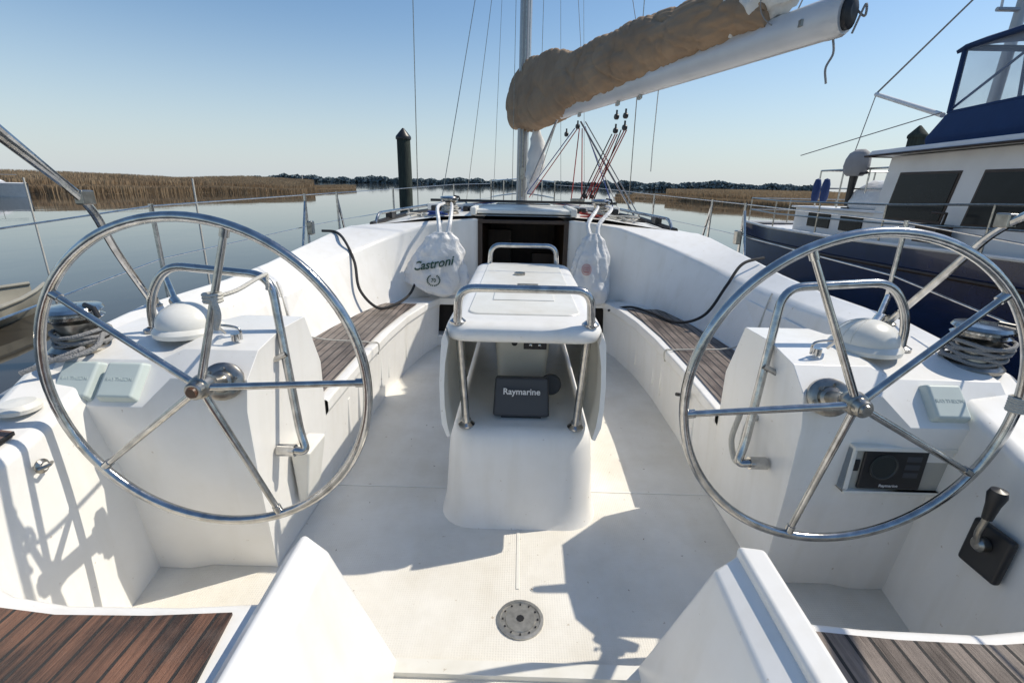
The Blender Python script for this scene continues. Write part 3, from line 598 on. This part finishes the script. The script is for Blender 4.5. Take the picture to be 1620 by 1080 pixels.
for i in range(20):
    t=i/19; q=.04+.07*math.sin(math.pi*min(1,t*1.05))
    rows.append([V((.14+.03*math.sin(t*5)+q*math.cos(a)*(1+.5*noise.noise(V((i*.4,math.cos(a)*2,math.sin(a)*2)))),6.75+q*.6*math.sin(a),2.05-.80*t)) for a in [2*math.pi*k/20 for k in range(20)]])
m.loft(rows,closed=True,caps=True); o=m.obj('hanging_cloth',None,(SAIL,),ang=80); tag(o,'crumpled white cloth bag hanging from the mast','cloth')
for i,x in enumerate((-.78,-.72,-.66,-.58,.56,.6,.68,.72,.76,.8)):
    sub('control_line',[(x,4.7,1.12),(x*.8,5.6,1.14),(x*.35,6.8,1.15)],.006,(ROPEW,ROPER,ROPEB,ROPEU)[i%4])
def tangle(c,w,d,mt,label,seed,n=16,r=.007):
    rnd=random.Random(seed); pts=[V(c)+V((rnd.uniform(-w,w),rnd.uniform(-d,d),rnd.uniform(0,.03))) for _ in range(n)]
    line('rope_tangle',pts,r,mt,label,sm=1)
tangle((.95,4.5,1.06),.16,.12,ROPEB,'tangled black rope tail on the cabin top',3)
tangle((.88,4.42,1.075),.14,.10,ROPEW,'tangled white rope tail on the cabin top',5)
tangle((-.92,4.5,1.065),.14,.12,ROPEW,'loose white rope tail on the cabin top',8)
tangle((.62,4.36,1.10),.12,.06,ROPER,'small heap of red rope beside a winch',11,10)
tangle((-.75,4.34,1.09),.10,.05,ROPEU,'small heap of blue rope beside a winch',14,10)
# ---- plastic bags
def bag(cx,cy,zt,zb,W,D,name,label,lean,hook):
    e=empty(name,(cx,cy,zb)); tag(e,label,'bag'); rows=[]; n=64
    def wd(t): return itp(t,[(0,.26),(.12,.50),(.35,.76),(.6,.88),(.85,1),(.95,.97),(1.0,.75)])
    for i in range(45):
        t=i/44; z=zt+(zb-zt)*t; r=[]
        for k in range(n):
            a=2*math.pi*k/n; w=W*wd(t); d=D*wd(t); ca,sa=math.cos(a),math.sin(a)
            f=1+.16*noise.noise(V((ca*2.5,sa*2.5,t*5+cx*9)))+.10*math.sin(a*8+t*3)*(1-t)**.7-.08*ridge(V((ca*2.2+cx,sa*2.2,t*3.5)))**2
            r.append(V((cx+lean*t+w*f*ca,cy+d*f*sa,z+.022*math.sin(a*2+1)*t-.03*ca*t)))
        rows.append(r)
    m=MB(); m.loft(rows,closed=True,caps=True); m.obj('bag_body',e,(BAG,),ang=80)
    for dx in(-.03,.03):
        m=MB(); m.tube(cr([(cx+dx,cy,zt-.03),(cx+dx*1.5,cy+.05,zt+.07),(hook+dx*2,cy+.22,zt+.18),(hook+dx,cy+.40,1.19)],6),[.022-.0006*q for q in range(19)],6); m.obj('bag_handle',e,(BAG,))
    def fn(co):
        t=(zt-co.z)/(zt-zb); w=W*wd(t)*1.04; d=D*wd(t)
        q=max(0,1-((co.x-cx-lean*t)/w)**2)
        return V((co.x,cy-d*math.sqrt(q)*1.03-.012+(co.y)*1,co.z))
    return e,fn
e,fn=bag(-.64,3.96,.98,.50,.255,.12,'plastic_bag','white plastic shopping bag with green lettering hanging from the winch',-.09,-.66)
MR=Matrix.Rotation(-.18,4,'Y')@Matrix.Rotation(math.pi/2,4,'X')
text('Castroni','lettering',.095,Matrix.Translation((-.725,0,.735))@MR,GREEN,e,fn,shear=.4,bold=.0018)
text('70','emblem',.040,Matrix.Translation((-.71,0,.61))@Matrix.Rotation(math.pi/2,4,'X'),GREEN,e,fn,bold=.0010)
m=MB()
for k in range(9):
    for s_ in(-1,1):
        a=math.radians(-80+k*17); c=V((-.71+s_*.05*math.cos(a),0,.61+.042*math.sin(a)))
        m.add([fn(c+V((-.009,0,-.004))),fn(c+V((0,0,-.007))),fn(c+V((.009,0,.005))),fn(c+V((0,0,.008)))],[(0,1,2,3)])
m.obj('emblem',e,(GREEN,))
e,fn=bag(.575,4.02,.99,.44,.175,.11,'plastic_bag','white plastic shopping bag with faded red emblem hanging by companionway',-.01,.68)
m=MB()
for R in(.036,.024):
    pts=[fn(V((.52+R*math.cos(a),-.002,.71+R*1.2*math.sin(a)))) for a in [2*math.pi*i/24 for i in range(24)]]
    m.tube(pts,.0024,5,closed=True)
for z in(.72,.705,.69): m.add([fn(V((.505,-.002,z))),fn(V((.535,-.002,z))),fn(V((.535,-.002,z+.006))),fn(V((.505,-.002,z+.006)))],[(0,1,2,3)])
m.obj('emblem',e,(REDP,))
line('black_cable',[(-1.62,3.95,.97),(-1.50,3.92,.965),(-1.36,3.72,.92),(-1.25,3.58,.78),(-1.19,3.47,.60),(-1.08,3.5,.46),(-.98,3.62,.455),(-.9,3.80,.5),(-.86,3.95,.62)],.011,ROPEB,'black shore power cable lying over the seat coaming','cable',1)
line('black_cable',[(1.62,3.3,.92),(1.46,3.25,.88),(1.355,3.2,.74),(1.24,3.2,.54),(1.1,3.3,.455),(.98,3.55,.455),(.86,3.75,.45),(.72,3.9,.38)],.010,ROPEB,'black cable trailing across the seat and coaming','cable',1)
kx,kz=-.865+.245*math.cos(math.radians(74)),.82+.245*math.sin(math.radians(74))
m=MB()
for k in range(3): m.tube([V((kx+.02*math.cos(a),1.187+.02*math.sin(a),kz+.008*k)) for a in [2*math.pi*i/14 for i in range(14)]],.005,6,closed=True)
m.tube(cr([(kx+.01,1.18,kz+.01),(-.77,1.25,1.07),(-.80,1.4,1.07),(-.87,1.6,1.05)],5),.006,6)
m.tube(cr([(kx+.01,1.17,kz+.01),(kx+.02,1.165,kz-.03),(kx+.01,1.165,kz-.07)],5),.008,6); m.tube(cr([(-.87,1.6,1.05),(-.86,1.58,1.03),(-.865,1.58,1.0)],5),.006,6)
o=m.obj('rope_lashing',None,(ROPEW,)); tag(o,'white cord tied from wheel spoke to guard rail','rope')
m=MB()
for k in range(6): 
    a0=math.radians(-2+k*.9); c=V((.873+.441*math.cos(a0),1.2,.82+.441*math.sin(a0)))
    m.tube([c+V((.019*math.cos(a),.019*math.sin(a),0)) for a in [2*math.pi*i/14 for i in range(14)]],.004,6,closed=True)
o=m.obj('rope_lashing',None,(ROPEW,)); tag(o,'white cord wound tightly around the wheel rim','rope')
m=MB(); m.box((.86,2.32,.33),(.02,.03,.03)); m.cyl((.855,2.32,.33),(.80,2.30,.345),.009); m.obj('locker_latch',boat,(BLACK,))
for sg in(-1,1): sub('backrest_strap',cr([(sg*1.43,2.75,.79),(sg*1.30,2.7,.50),(sg*.94,2.72,.447),(sg*.862,2.75,.43),(sg*.865,2.75,.36)],5),.005,ROPEW)
vs=[];fs=[]; rnd=random.Random(5)
for i in range(45):
    x=rnd.uniform(-.85,.85); y=rnd.uniform(1.1,2.6)
    if abs(x)<.36 and y>1.6: continue
    a=rnd.uniform(0,6.3); l=rnd.uniform(.002,.007); wd_=l*rnd.uniform(.15,.5); u=V((math.cos(a),math.sin(a),0)); v=V((-u.y,u.x,0)); c=V((x,y,.004)); o=len(vs)
    vs+= [c-u*l,c+v*wd_,c+u*l+V((0,0,.002)),c-v*wd_]; fs.append((o,o+1,o+2,o+3))
me=bpy.data.meshes.new('leaf_debris'); me.from_pydata([tuple(v) for v in vs],[],fs); me.materials.append(LEAF); o=bpy.data.objects.new('leaf_debris',me); scene.collection.objects.link(o); o['kind']='stuff'; o['label']='tiny brown leaf bits scattered on the cockpit floor'; o['category']='debris'
# ---------------------------------------------------------------- trawler
tr=empty('motor_trawler',(6.3,5,-.75)); tag(tr,'navy hulled motor trawler with white cabin and navy flybridge canvas','boat')
cx=6.3
TS=[(10.3,1.72,.74),(9,1.85,.72),(7,1.92,.74),(4,1.92,.82),(1,1.85,.98),(-2,1.25,1.2),(-4,.05,1.4)]
m=MB()
for sg in(-1,1): m.loft([[V((cx+sg*h,y,z)),V((cx+sg*(h-.03),y,z-.35)),V((cx+sg*h*.9,y,-.3)),V((cx+sg*h*.8,y,-1))] for y,h,z in TS])
m.add([(cx-1.72,10.3,.74),(cx+1.72,10.3,.74),(cx+1.38,10.3,-1),(cx-1.38,10.3,-1)],[(0,1,2,3)])
m.obj('hull',tr,(HULLB,))
m=MB(); m.loft([[V((cx-h+.02,y,z-.06)),V((cx,y,z-.03)),V((cx+h-.02,y,z-.06))] for y,h,z in TS]); m.obj('side_deck',tr,(WHITEP,))
for dz,mt,r,nm in((0,WHITEP,.024,'cap_rail'),(-.26,DKWOOD,.022,'rubbing_strake')):
    m=MB()
    for sg in(-1,1): m.tube([(cx+sg*(h+.0),y,z+dz) for y,h,z in TS],r,8)
    m.tube([(cx-1.72,10.3,.74+dz),(cx+1.72,10.3,.74+dz)],r,8); m.obj(nm,tr,(mt,))
m=MB(); m.bb(4.8,7.8,6.7,8.9,.68,1.08); m.bb(4.75,7.85,6.7,8.97,1.08,1.11); m.obj('aft_cabin',tr,(WHITEP,),bevel=.04)
for y0,y1 in((7.85,8.45),(7.1,7.6)):
    m=MB(); m.bb(4.78,4.802,y0,y1,.80,1.02); m.obj('aft_cabin_window',tr,(GLASSD,),bevel=.01)
hz=empty('deckhouse',(6.3,4,.7),tr)
HX=4.74
m=MB(); m.loft([[V((HX,6.9,.68)),V((7.7,6.9,.68)),V((7.7,1.2,.9)),V((HX,1.2,.9))],[V((HX+.06,6.85,1.80)),V((7.64,6.85,1.80)),V((7.6,1.6,1.88)),V((HX+.1,1.6,1.88))]],closed=True,caps=True); m.obj('house_wall',hz,(WHITEP,),bevel=.02)
m=MB(); m.loft([[V((HX-.13,7.05,1.81)),V((7.8,7.05,1.81)),V((7.75,1.3,1.89)),V((HX-.1,1.3,1.89))],[V((HX-.1,7.02,1.88)),V((7.77,7.02,1.88)),V((7.73,1.35,1.96)),V((HX-.08,1.35,1.96))]],closed=True,caps=True); m.obj('house_roof',hz,(WHITEP,),bevel=.01)
m=MB(); m.tube([(HX-.14,1.3,1.88),(HX-.15,7.05,1.81),(7.8,7.05,1.81)],.014,8); m.obj('wood_trim',hz,(DKWOOD,))
for y0,y1 in((5.75,6.60),(4.2,5.42),(2.9,3.95),(1.8,2.6)):
    sl=.12
    def wl(y,z,o): return V((HX+(z-.7)*.055-o,y-sl*(z-1.3),z))
    w=MB(); w.prism([wl(y0-.03,1.02,.012),wl(y1+.03,1.02,.012),wl(y1+.03,1.60,.012),wl(y0-.03,1.60,.012)],(.02,0,0)); w.obj('window_frame',hz,(DKWOOD,),bevel=.005)
    w=MB(); w.prism([wl(y0,1.05,.018),wl(y1,1.05,.018),wl(y1,1.57,.018),wl(y0,1.57,.018)],(.01,0,0)); w.obj('window_pane',hz,(GLASSD,))
fb=empty('flybridge',(6.3,5,1.85),tr)
m=MB(); m.loft([[V((5.0,6.6,1.90)),V((7.6,6.6,1.90)),V((7.6,3.2,1.94)),V((5.0,3.2,1.92))],[V((4.98,6.62,2.0)),V((7.62,6.62,2.0)),V((7.62,3.1,2.05)),V((4.98,3.1,2.05))],[V((5.08,6.5,2.28)),V((7.52,6.5,2.28)),V((7.5,3.1,2.38)),V((5.1,3.1,2.38))]],closed=True,caps=True); m.obj('canvas_skirt',fb,(NAVY,),bevel=.02)
bot=[V((5.1,6.48,2.28)),V((7.5,6.48,2.28)),V((7.45,3.6,2.38)),V((5.15,3.6,2.38))]; top=[V((5.18,6.6,3.0)),V((7.35,6.6,3.0)),V((7.3,4.1,3.08)),V((5.25,4.1,3.08))]
m=MB(); m.loft([bot,top],closed=True); m.obj('clear_enclosure',fb,(VINYL,),smooth=False)
m=MB()
for i in range(4):
    j=(i+1)%4; m.tube([bot[i],top[i]],.03,6); m.tube([top[i],top[j]],.035,6); m.tube([bot[i],bot[j]],.025,6)
    for t in(.33,.66): m.tube([bot[i].lerp(bot[j],t),top[i].lerp(top[j],t)],.02,6)
m.tube([V((5.1,6.5,2.3)),V((5.28,5.6,3.0))],.015); m.obj('enclosure_frame',fb,(NAVY,))
m=MB(); rows=[]
for y in(6.67,6.55,5.3,4.1,4.0):
    rows.append([V((5.13+ (7.4-5.13)*t,y,3.0+.02+.16*math.sin(math.pi*t)**.5+(0 if 4.05<y<6.6 else -.04))) for t in [i/10 for i in range(11)]])
m.loft(rows); o=m.obj('canvas_top',fb,(NAVY,)); so=o.modifiers.new('so','SOLIDIFY'); so.thickness=.04
for a in((5.9,6.5,5.0,5.4,1.95,2.6),(6.7,7.2,5.2,5.6,1.95,2.9)):
    m=MB(); m.bb(*a); m.obj('helm_chair',fb,(WHITEP,),bevel=.04)
m=MB(); m.cyl((6.02,7.0,1.85),(6.0,6.95,4.6),.07,.055); m.tube([(5.7,6.95,3.5),(6.4,6.95,3.5)],.025); m.lathe([(.0,0),(.16,.02),(.17,.06),(.14,.12),(0,.14)],(6.0,6.95,3.7)); m.obj('signal_mast',tr,(ALU,))
m=MB(); m.cyl((5.12,6.6,2.27),(5.36,8.3,2.78),.03); m.obj('derrick_boom',tr,(WHITEP,))
for a,b in(((5.36,8.3,2.78),(6.0,6.95,4.3)),((5.36,8.3,2.80),(6.3,6.0,5.2)),((5.36,8.3,2.78),(5.28,8.45,1.7)),((5.1,6.6,2.3),(4.5,8.5,1.9))):
    m=MB(); m.tube([a,b],.007,6); m.obj('rigging_line',tr,(ROPEG,))
for a,b in(((5.75,6.95,3.5),(5.6,7.1,6.2)),((6.35,6.95,3.5),(6.3,7.0,6.6))):
    m=MB(); m.cyl(a,b,.014,.005); m.obj('antenna',tr,(WHITEP,))
rl=empty('railing',(4.5,6,.75),tr)
gz=lambda y: itp(y,[(-4,1.4),(-2,1.2),(1,.98),(4,.82),(7,.74),(9,.72),(10.3,.74)])
gx=lambda y: cx-itp(y,[(-4,.05),(-2,1.25),(1,1.85),(4,1.92),(7,1.92),(9,1.85),(10.3,1.72)])
ys=[10.25,9.0,7.6,6.2,4.8,3.4,2.0]
for h in(.46,.24):
    m=MB(); m.tube([V((gx(y)+.05,y,gz(y)+h)) for y in ys],.012,8); m.tube([V((gx(10.25)+.05,10.25,gz(10.25)+h)),V((cx+1.7,10.25,.74+h))],.012,8); m.obj('rail_tube',rl,(STEELD,))
for y in ys:
    m=MB(); m.cyl((gx(y)+.05,y,gz(y)),(gx(y)+.05,y,gz(y)+.46),.012); m.obj('rail_post',rl,(STEELD,))
for x in(5.4,6.3,7.2):
    m=MB(); m.cyl((x,10.25,.74),(x,10.25,1.2),.012); m.obj('rail_post',rl,(STEELD,))
r2=empty('railing',(5,7.8,1.09),tr)
m=MB(); m.tube([(5.0,6.95,1.68),(5.0,8.7,1.68),(7.6,8.7,1.68)],.014); m.tube([(5.0,6.95,1.4),(5.0,8.7,1.4),(7.6,8.7,1.4)],.01); m.obj('rail_tube',r2,(STEEL,))
for x,y in((5,8.7),(5,8.1),(5,7.5),(5.9,8.7),(6.8,8.7),(7.6,8.7)):
    m=MB(); m.cyl((x,y,1.08),(x,y,1.68),.013); m.obj('rail_post',r2,(STEEL,))
ob=empty('outboard_motor',(5.0,7.7,1.2),tr)
m=MB(); m.loft([[V((4.95+a*math.cos(t)*(1+.1*noise.noise(V((t,z*9,0)))),7.75+b*math.sin(t)+sh,z)) for t in [2*math.pi*k/24 for k in range(24)]] for z,a,b,sh in((1.58,.09,.13,0),(1.62,.13,.18,.0),(1.72,.15,.21,0),(1.82,.14,.2,-.01),(1.9,.11,.17,-.02),(1.95,.05,.08,-.03))],closed=True,caps=True); m.obj('motor_cowling',ob,(COWL,),ang=70)
m=MB(); m.cyl((4.95,7.75,1.62),(4.95,7.78,1.15),.06,.035); m.box((4.95,7.8,1.08),(.04,.16,.1)); m.tube([(4.95,7.7,1.6),(4.9,7.4,1.62)],.02); m.obj('motor_leg',ob,(BLACK,),bevel=.01)
for c,s in(((5.40,7.45,1.30),(.65,.7,.42)),((5.25,6.98,1.24),(.42,.3,.30))):
    m=MB(); rows=[]
    for i in range(8):
        t=i/7; k=(1-t**3*.5)
        rows.append([V((c[0]+s[0]/1.4*k*math.copysign(abs(math.cos(a))**.6,math.cos(a))*(1+.15*noise.noise(V((a,t*3,c[0])))),c[1]+s[1]/1.4*k*math.copysign(abs(math.sin(a))**.6,math.sin(a)),c[2]-s[2]/2+s[2]*t+.04*noise.noise(V((a*2,t,3))))) for a in [2*math.pi*q/24 for q in range(24)]])
    m.loft(rows,closed=True,caps=True); m.obj('covered_gear',tr,(BAG,),ang=70)
for y in(8.65,8.4): 
    m=MB(); m.lathe([(0,-.2),(.04,-.18),(.06,-.1),(.06,.1),(.04,.18),(0,.2)],(4.95,y,1.36)); m.obj('fender',tr,(FENB,))
for y in(5.6,3.6):
    m=MB(); m.box((4.57,y,.93),(.18,.3,.2)); m.tube([(4.57,y-.1,1.0),(4.57,y-.12,1.15),(4.59,y+.1,1.15)],.015); m.obj('deck_gear',tr,(DKWOOD,),bevel=.03)
# ---------------------------------------------------------------- pilings
def piling(x,y,r,top,label):
    e=empty('mooring_piling',(x,y,-.75)); tag(e,label,'piling','wooden mooring pilings')
    m=MB(); rows=[]
    for i in range(14):
        z=-1.5+(top+1.5)*i/13; rows.append([V((x+r*(1+.06*noise.noise(V((a,z,x))))*math.cos(a),y+r*math.sin(a),z)) for a in [2*math.pi*k/18 for k in range(18)]])
    m.loft(rows,closed=True,caps=True); m.obj('post',e,(PILE,))
    m=MB(); m.lathe([(r*1.12,-.04),(r*1.15,0),(r*1.1,.03),(.02,r*1.3),(0,r*1.32)],(x,y,top)); m.obj('cone_cap',e,(BLACK if x<0 else PILE,))
piling(-2.78,12,.155,2.34,'dark green mooring piling with a pointed cap standing in the water')
piling(8.30,11.2,.16,2.50,'dark mooring piling behind the blue trawler')
def stake(x,y,z1,r,label,mt=ROPEW,sign=False):
    m=MB(); m.cyl((x,y,-1.2),(x+.02,y,z1),r,r*.8)
    if sign: m.box((x,y-.1,z1-.3),(1.0,.05,1.0))
    o=m.obj('marker_pole',None,(mt,)); tag(o,label,'pole','channel marker poles')
stake(-5.8,8.8,1.35,.02,'thin pale stake standing in the calm water'); stake(-9.6,9.6,1.3,.02,'thin pale stake standing in the calm water')
stake(-50,115,2.6,.12,'wooden channel marker post off the marsh'); stake(95,260,5,.25,'channel marker post with square board',PILE,True); stake(30,210,3,.18,'channel marker post in open river',PILE,True); stake(-14,170,2.6,.12,'channel marker post in open river',PILE)
e=empty('moored_dinghy',(-8.1,6.4,-.75)); tag(e,'dull beige dinghy hull floating low on calm water','boat')
m=MB(); rows=[]
DX=-7.95
for t in(0,.1,.25,.4,.55,.7,.85,1):
    y=4.7+3.0*t; hb=.85*math.sin(math.pi*min(.98,t*.75+.25))**.7; rows.append([V((DX+hb*k,y,z+(.08*t*t))) for k,z in((-1,-.42),(-.95,-.6),(-.5,-.85),(.5,-.85),(.95,-.6),(1,-.42))])
m.loft(rows); m.add([rows[0][i] for i in range(6)],[(0,1,2,3,4,5)]); m.obj('hull',e,(DULL,))
m=MB(); m.tube([r[0] for r in rows],.03,8); m.tube([r[5] for r in rows],.03,8); m.obj('gunwale',e,(DULL,))
m=MB(); m.box((DX,6.2,-.5),(1.4,.25,.04)); m.obj('thwart',e,(DULL,))
ox,oy=-22.0,23
e=empty('moored_yacht',(-30+ox,26+oy,-.75)); tag(e,'white yacht stern with stainless rails moored by the reeds','boat')
m=MB(); m.loft([[V((x+ox,26+oy+s*h,z)) for s,h,z in((-1,.1+w,.55),(-1,w*.9,-.0),(-1,w*.6,-.8),(1,w*.6,-.8),(1,w*.9,0),(1,.1+w,.55))] for x,w in((-38,1.4),(-32,1.5),(-29,1.2),(-27.2,.25),(-26.6,.02))],caps=False); m.loft([[V((x+ox,26+oy-w-.1,.55)),V((x+ox,26+oy,.62)),V((x+ox,26+oy+w+.1,.55))] for x,w in((-38,1.4),(-32,1.5),(-29,1.2),(-27.2,.25),(-26.6,.02))]); m.obj('hull',e,(WHITEP,))
m=MB(); m.loft([[V((x+ox,26+oy-w,.58)),V((x+ox,26+oy-w*.8,h)),V((x+ox,26+oy+w*.8,h)),V((x+ox,26+oy+w,.58))] for x,w,h in((-38,1.1,1.3),(-32,1.0,1.25),(-30,.7,1.0),(-29,.4,.65))]); m.obj('cabin',e,(WHITEP,))
m=MB()
for x in(-28.5,-29.8,-31.2,-32.6): m.cyl((x+ox,24.8+oy,.5),(x+ox,24.8+oy,1.35),.03)
m.tube([(-27.2+ox,25.8+oy,1.35),(-28.5+ox,24.8+oy,1.35),(-33+ox,24.6+oy,1.35)],.03); m.obj('guard_rail',e,(STEEL,))
# ---------------------------------------------------------------- setting
me=MB(); me.add([(-4000,-600,-.75),(4000,-600,-.75),(4000,6000,-.75),(-4000,6000,-.75)],[(0,1,2,3)]); o=me.obj('water',None,(WATER,)); structure(o)
def marsh(front,depth,hmin,hmax,count,label,wd=.10):
    fr=cr([V((x,y,0)) for x,y in front],8)
    mb=MB(); rows=[]
    for i,p in enumerate(fr):
        d=p.normalized(); j=.8*noise.noise(p*.2)
        q=[p+d*(j),p+d*(j+1.2),p+d*(j+4),p+d*depth]; rows.append([V((a.x,a.y,z)) for a,z in zip(q,(-.8,-.5,-.3+hmin*.15,hmin*.2))])
    mb.loft(rows); g=mb.obj('marsh_bank',None,(MUD,)); structure(g)
    vs=[];fs=[]; L=len(fr)-1
    for i in range(count):
        u=random.random()*L; k=int(u); p=fr[k].lerp(fr[min(k+1,L)],u-k); d=p.normalized()
        dd=.2+depth*random.random()**2.0; b=p+d*(dd+.8*noise.noise(p*.2))+V((random.uniform(-.3,.3),0,0))
        clump=.5+.6*noise.noise(b*.06)+.12*noise.noise(b*.35)
        h=(hmin+(hmax-hmin)*max(0,min(1.2,(.08*random.random()+.92*clump))))*(.45+.55*min(1,dd/7))
        w=wd*random.uniform(.4,1); lx=random.uniform(-.3,.3); z0=-.75 if dd<2 else -.3
        o=len(vs); r=V((d.y,-d.x,0)); r=(r+d*random.uniform(-.8,.8)).normalized()
        vs+= [b-r*w*.5+V((0,0,z0)),b+r*w*.5+V((0,0,z0)),b+r*(w*.5+lx*.5)+V((0,0,z0+h*.85)),b+r*lx+V((0,0,z0+h)),b-r*(w*.5-lx*.5)+V((0,0,z0+h*.85))]
        fs.append((o,o+1,o+2,o+3,o+4))
    me=bpy.data.meshes.new('marsh_reeds'); me.from_pydata([tuple(v) for v in vs],[],fs); me.materials.append(REED)
    o=bpy.data.objects.new('marsh_reeds',me); scene.collection.objects.link(o); o['kind']='stuff'; o['label']=label; o['category']='reeds'
marsh([(-130,48),(-80,53),(-55,60),(-50,77),(-42,90),(-44,106)],45,1.3,2.5,52000,'dry golden reed bed along the river bank')
marsh([(-44,106),(-45,120),(-47,142),(-60,170)],30,.4,1.0,10000,'low golden reeds tapering off at the marsh point')
marsh([(28,98),(30,84),(32,74),(35,64),(40,52),(60,42),(90,36)],35,1.2,2.0,30000,'dry brown marsh grass beside the channel')
marsh([(23,104),(26,96),(29,90)],12,.4,.9,2500,'low fringe of marsh grass at the water edge')
marsh([(17.5,95),(19.5,93),(21,95)],3,.5,.9,500,'small tuft of dry marsh grass in the water')
def treeline(x0,x1,y,hb,label,n,sz):
    vs=[];fs=[]
    L=120; 
    for i in range(L+1):
        x=x0+(x1-x0)*i/L; e=min(1,i/8,(L-i)/8)
        h=hb*(.55+.35*noise.noise(V((x*.012,0,y)))+.25*noise.noise(V((x*.05,3,y))))*max(.15,e)
        vs+= [V((x,y,-.8)),V((x,y+2,h))]
        if i<L: fs.append((2*i,2*i+2,2*i+3,2*i+1))
    for i in range(n):
        t=random.random(); x=x0+(x1-x0)*t; e=min(1,t*15+.1,(1-t)*15+.1)
        H=hb*(.75+.4*noise.noise(V((x*.012,0,y)))+.45*noise.noise(V((x*.05,3,y))))*max(.2,e)
        z=-.5+H*random.random()**.6; c=V((x,y-random.random()*15,z)); s=sz*random.uniform(.4,1)
        o=len(vs)
        for k in range(5):
            a=k*1.2566+random.random(); vs.append(c+V((math.cos(a)*s*random.uniform(.6,1.2),random.uniform(-1,1)*s,math.sin(a)*s*random.uniform(.4,.9))))
        fs.append((o,o+1,o+2,o+3,o+4))
    me=bpy.data.meshes.new('distant_woodland'); me.from_pydata([tuple(v) for v in vs],[],fs); me.materials.append(TREES)
    o=bpy.data.objects.new('distant_woodland',me); scene.collection.objects.link(o); o['kind']='stuff'; o['label']=label; o['category']='trees'
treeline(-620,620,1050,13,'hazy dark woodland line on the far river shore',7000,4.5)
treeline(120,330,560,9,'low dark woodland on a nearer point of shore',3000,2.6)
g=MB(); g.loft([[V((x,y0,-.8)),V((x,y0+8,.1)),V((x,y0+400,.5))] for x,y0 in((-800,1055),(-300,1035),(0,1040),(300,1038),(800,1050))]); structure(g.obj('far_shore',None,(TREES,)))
# ---------------------------------------------------------------- light, world, camera
az=math.radians(72); el=math.radians(50)
d=V((math.sin(az)*math.cos(el),math.cos(az)*math.cos(el),math.sin(el)))
L=bpy.data.lights.new('sun','SUN'); L.energy=4.2; L.angle=math.radians(.53); L.color=(1,.92,.79)
so=bpy.data.objects.new('sun',L); scene.collection.objects.link(so); so.rotation_euler=(-d).to_track_quat('-Z','Y').to_euler()
w=bpy.data.worlds.new('World'); scene.world=w; w.use_nodes=True; nt=w.node_tree; bg=nt.nodes['Background']
sk=nt.nodes.new('ShaderNodeTexSky'); sk.sky_type='NISHITA'; sk.sun_disc=False; sk.sun_elevation=el; sk.sun_rotation=az; sk.air_density=1.15; sk.dust_density=.4; sk.ozone_density=2.2
hs_=nt.nodes.new('ShaderNodeHueSaturation'); hs_.inputs['Saturation'].default_value=1.12; hs_.inputs['Value'].default_value=1.08; nt.links.new(sk.outputs[0],hs_.inputs['Color'])
tc=nt.nodes.new('ShaderNodeTexCoord'); sp=nt.nodes.new('ShaderNodeSeparateXYZ'); nt.links.new(tc.outputs['Generated'],sp.inputs[0])
mr=nt.nodes.new('ShaderNodeMapRange'); mr.interpolation_type='SMOOTHSTEP'; mr.inputs['From Min'].default_value=-.08; mr.inputs['From Max'].default_value=.30; mr.inputs['To Min'].default_value=.92; mr.inputs['To Max'].default_value=.0
nt.links.new(sp.outputs['Z'],mr.inputs['Value'])
mx=nt.nodes.new('ShaderNodeMix'); mx.data_type='RGBA'; nt.links.new(mr.outputs[0],mx.inputs['Factor']); nt.links.new(hs_.outputs[0],mx.inputs['A']); mx.inputs['B'].default_value=(4.9,5.6,6.3,1)
nt.links.new(mx.outputs['Result'],bg.inputs[0]); bg.inputs[1].default_value=.118
scene.view_settings.view_transform='Standard'; scene.view_settings.look='None'; scene.view_settings.exposure=0
cam=bpy.data.cameras.new('camera'); cam.lens=17.0; cam.sensor_width=36; cam.clip_start=.02; cam.clip_end=9000
co=bpy.data.objects.new('camera',cam); scene.collection.objects.link(co); scene.camera=co
th_=math.radians(17.9); yw=math.radians(.75); ro=math.radians(1.2)
f=V((-math.sin(yw)*math.cos(th_),math.cos(yw)*math.cos(th_),-math.sin(th_))); r=f.cross(V((0,0,1))).normalized(); u=r.cross(f)
r2_=r*math.cos(ro)+u*math.sin(ro); u2=u*math.cos(ro)-r*math.sin(ro)
M=Matrix((( r2_.x,u2.x,-f.x,-.02),(r2_.y,u2.y,-f.y,0),(r2_.z,u2.z,-f.z,1.35),(0,0,0,1)))
co.matrix_world=M
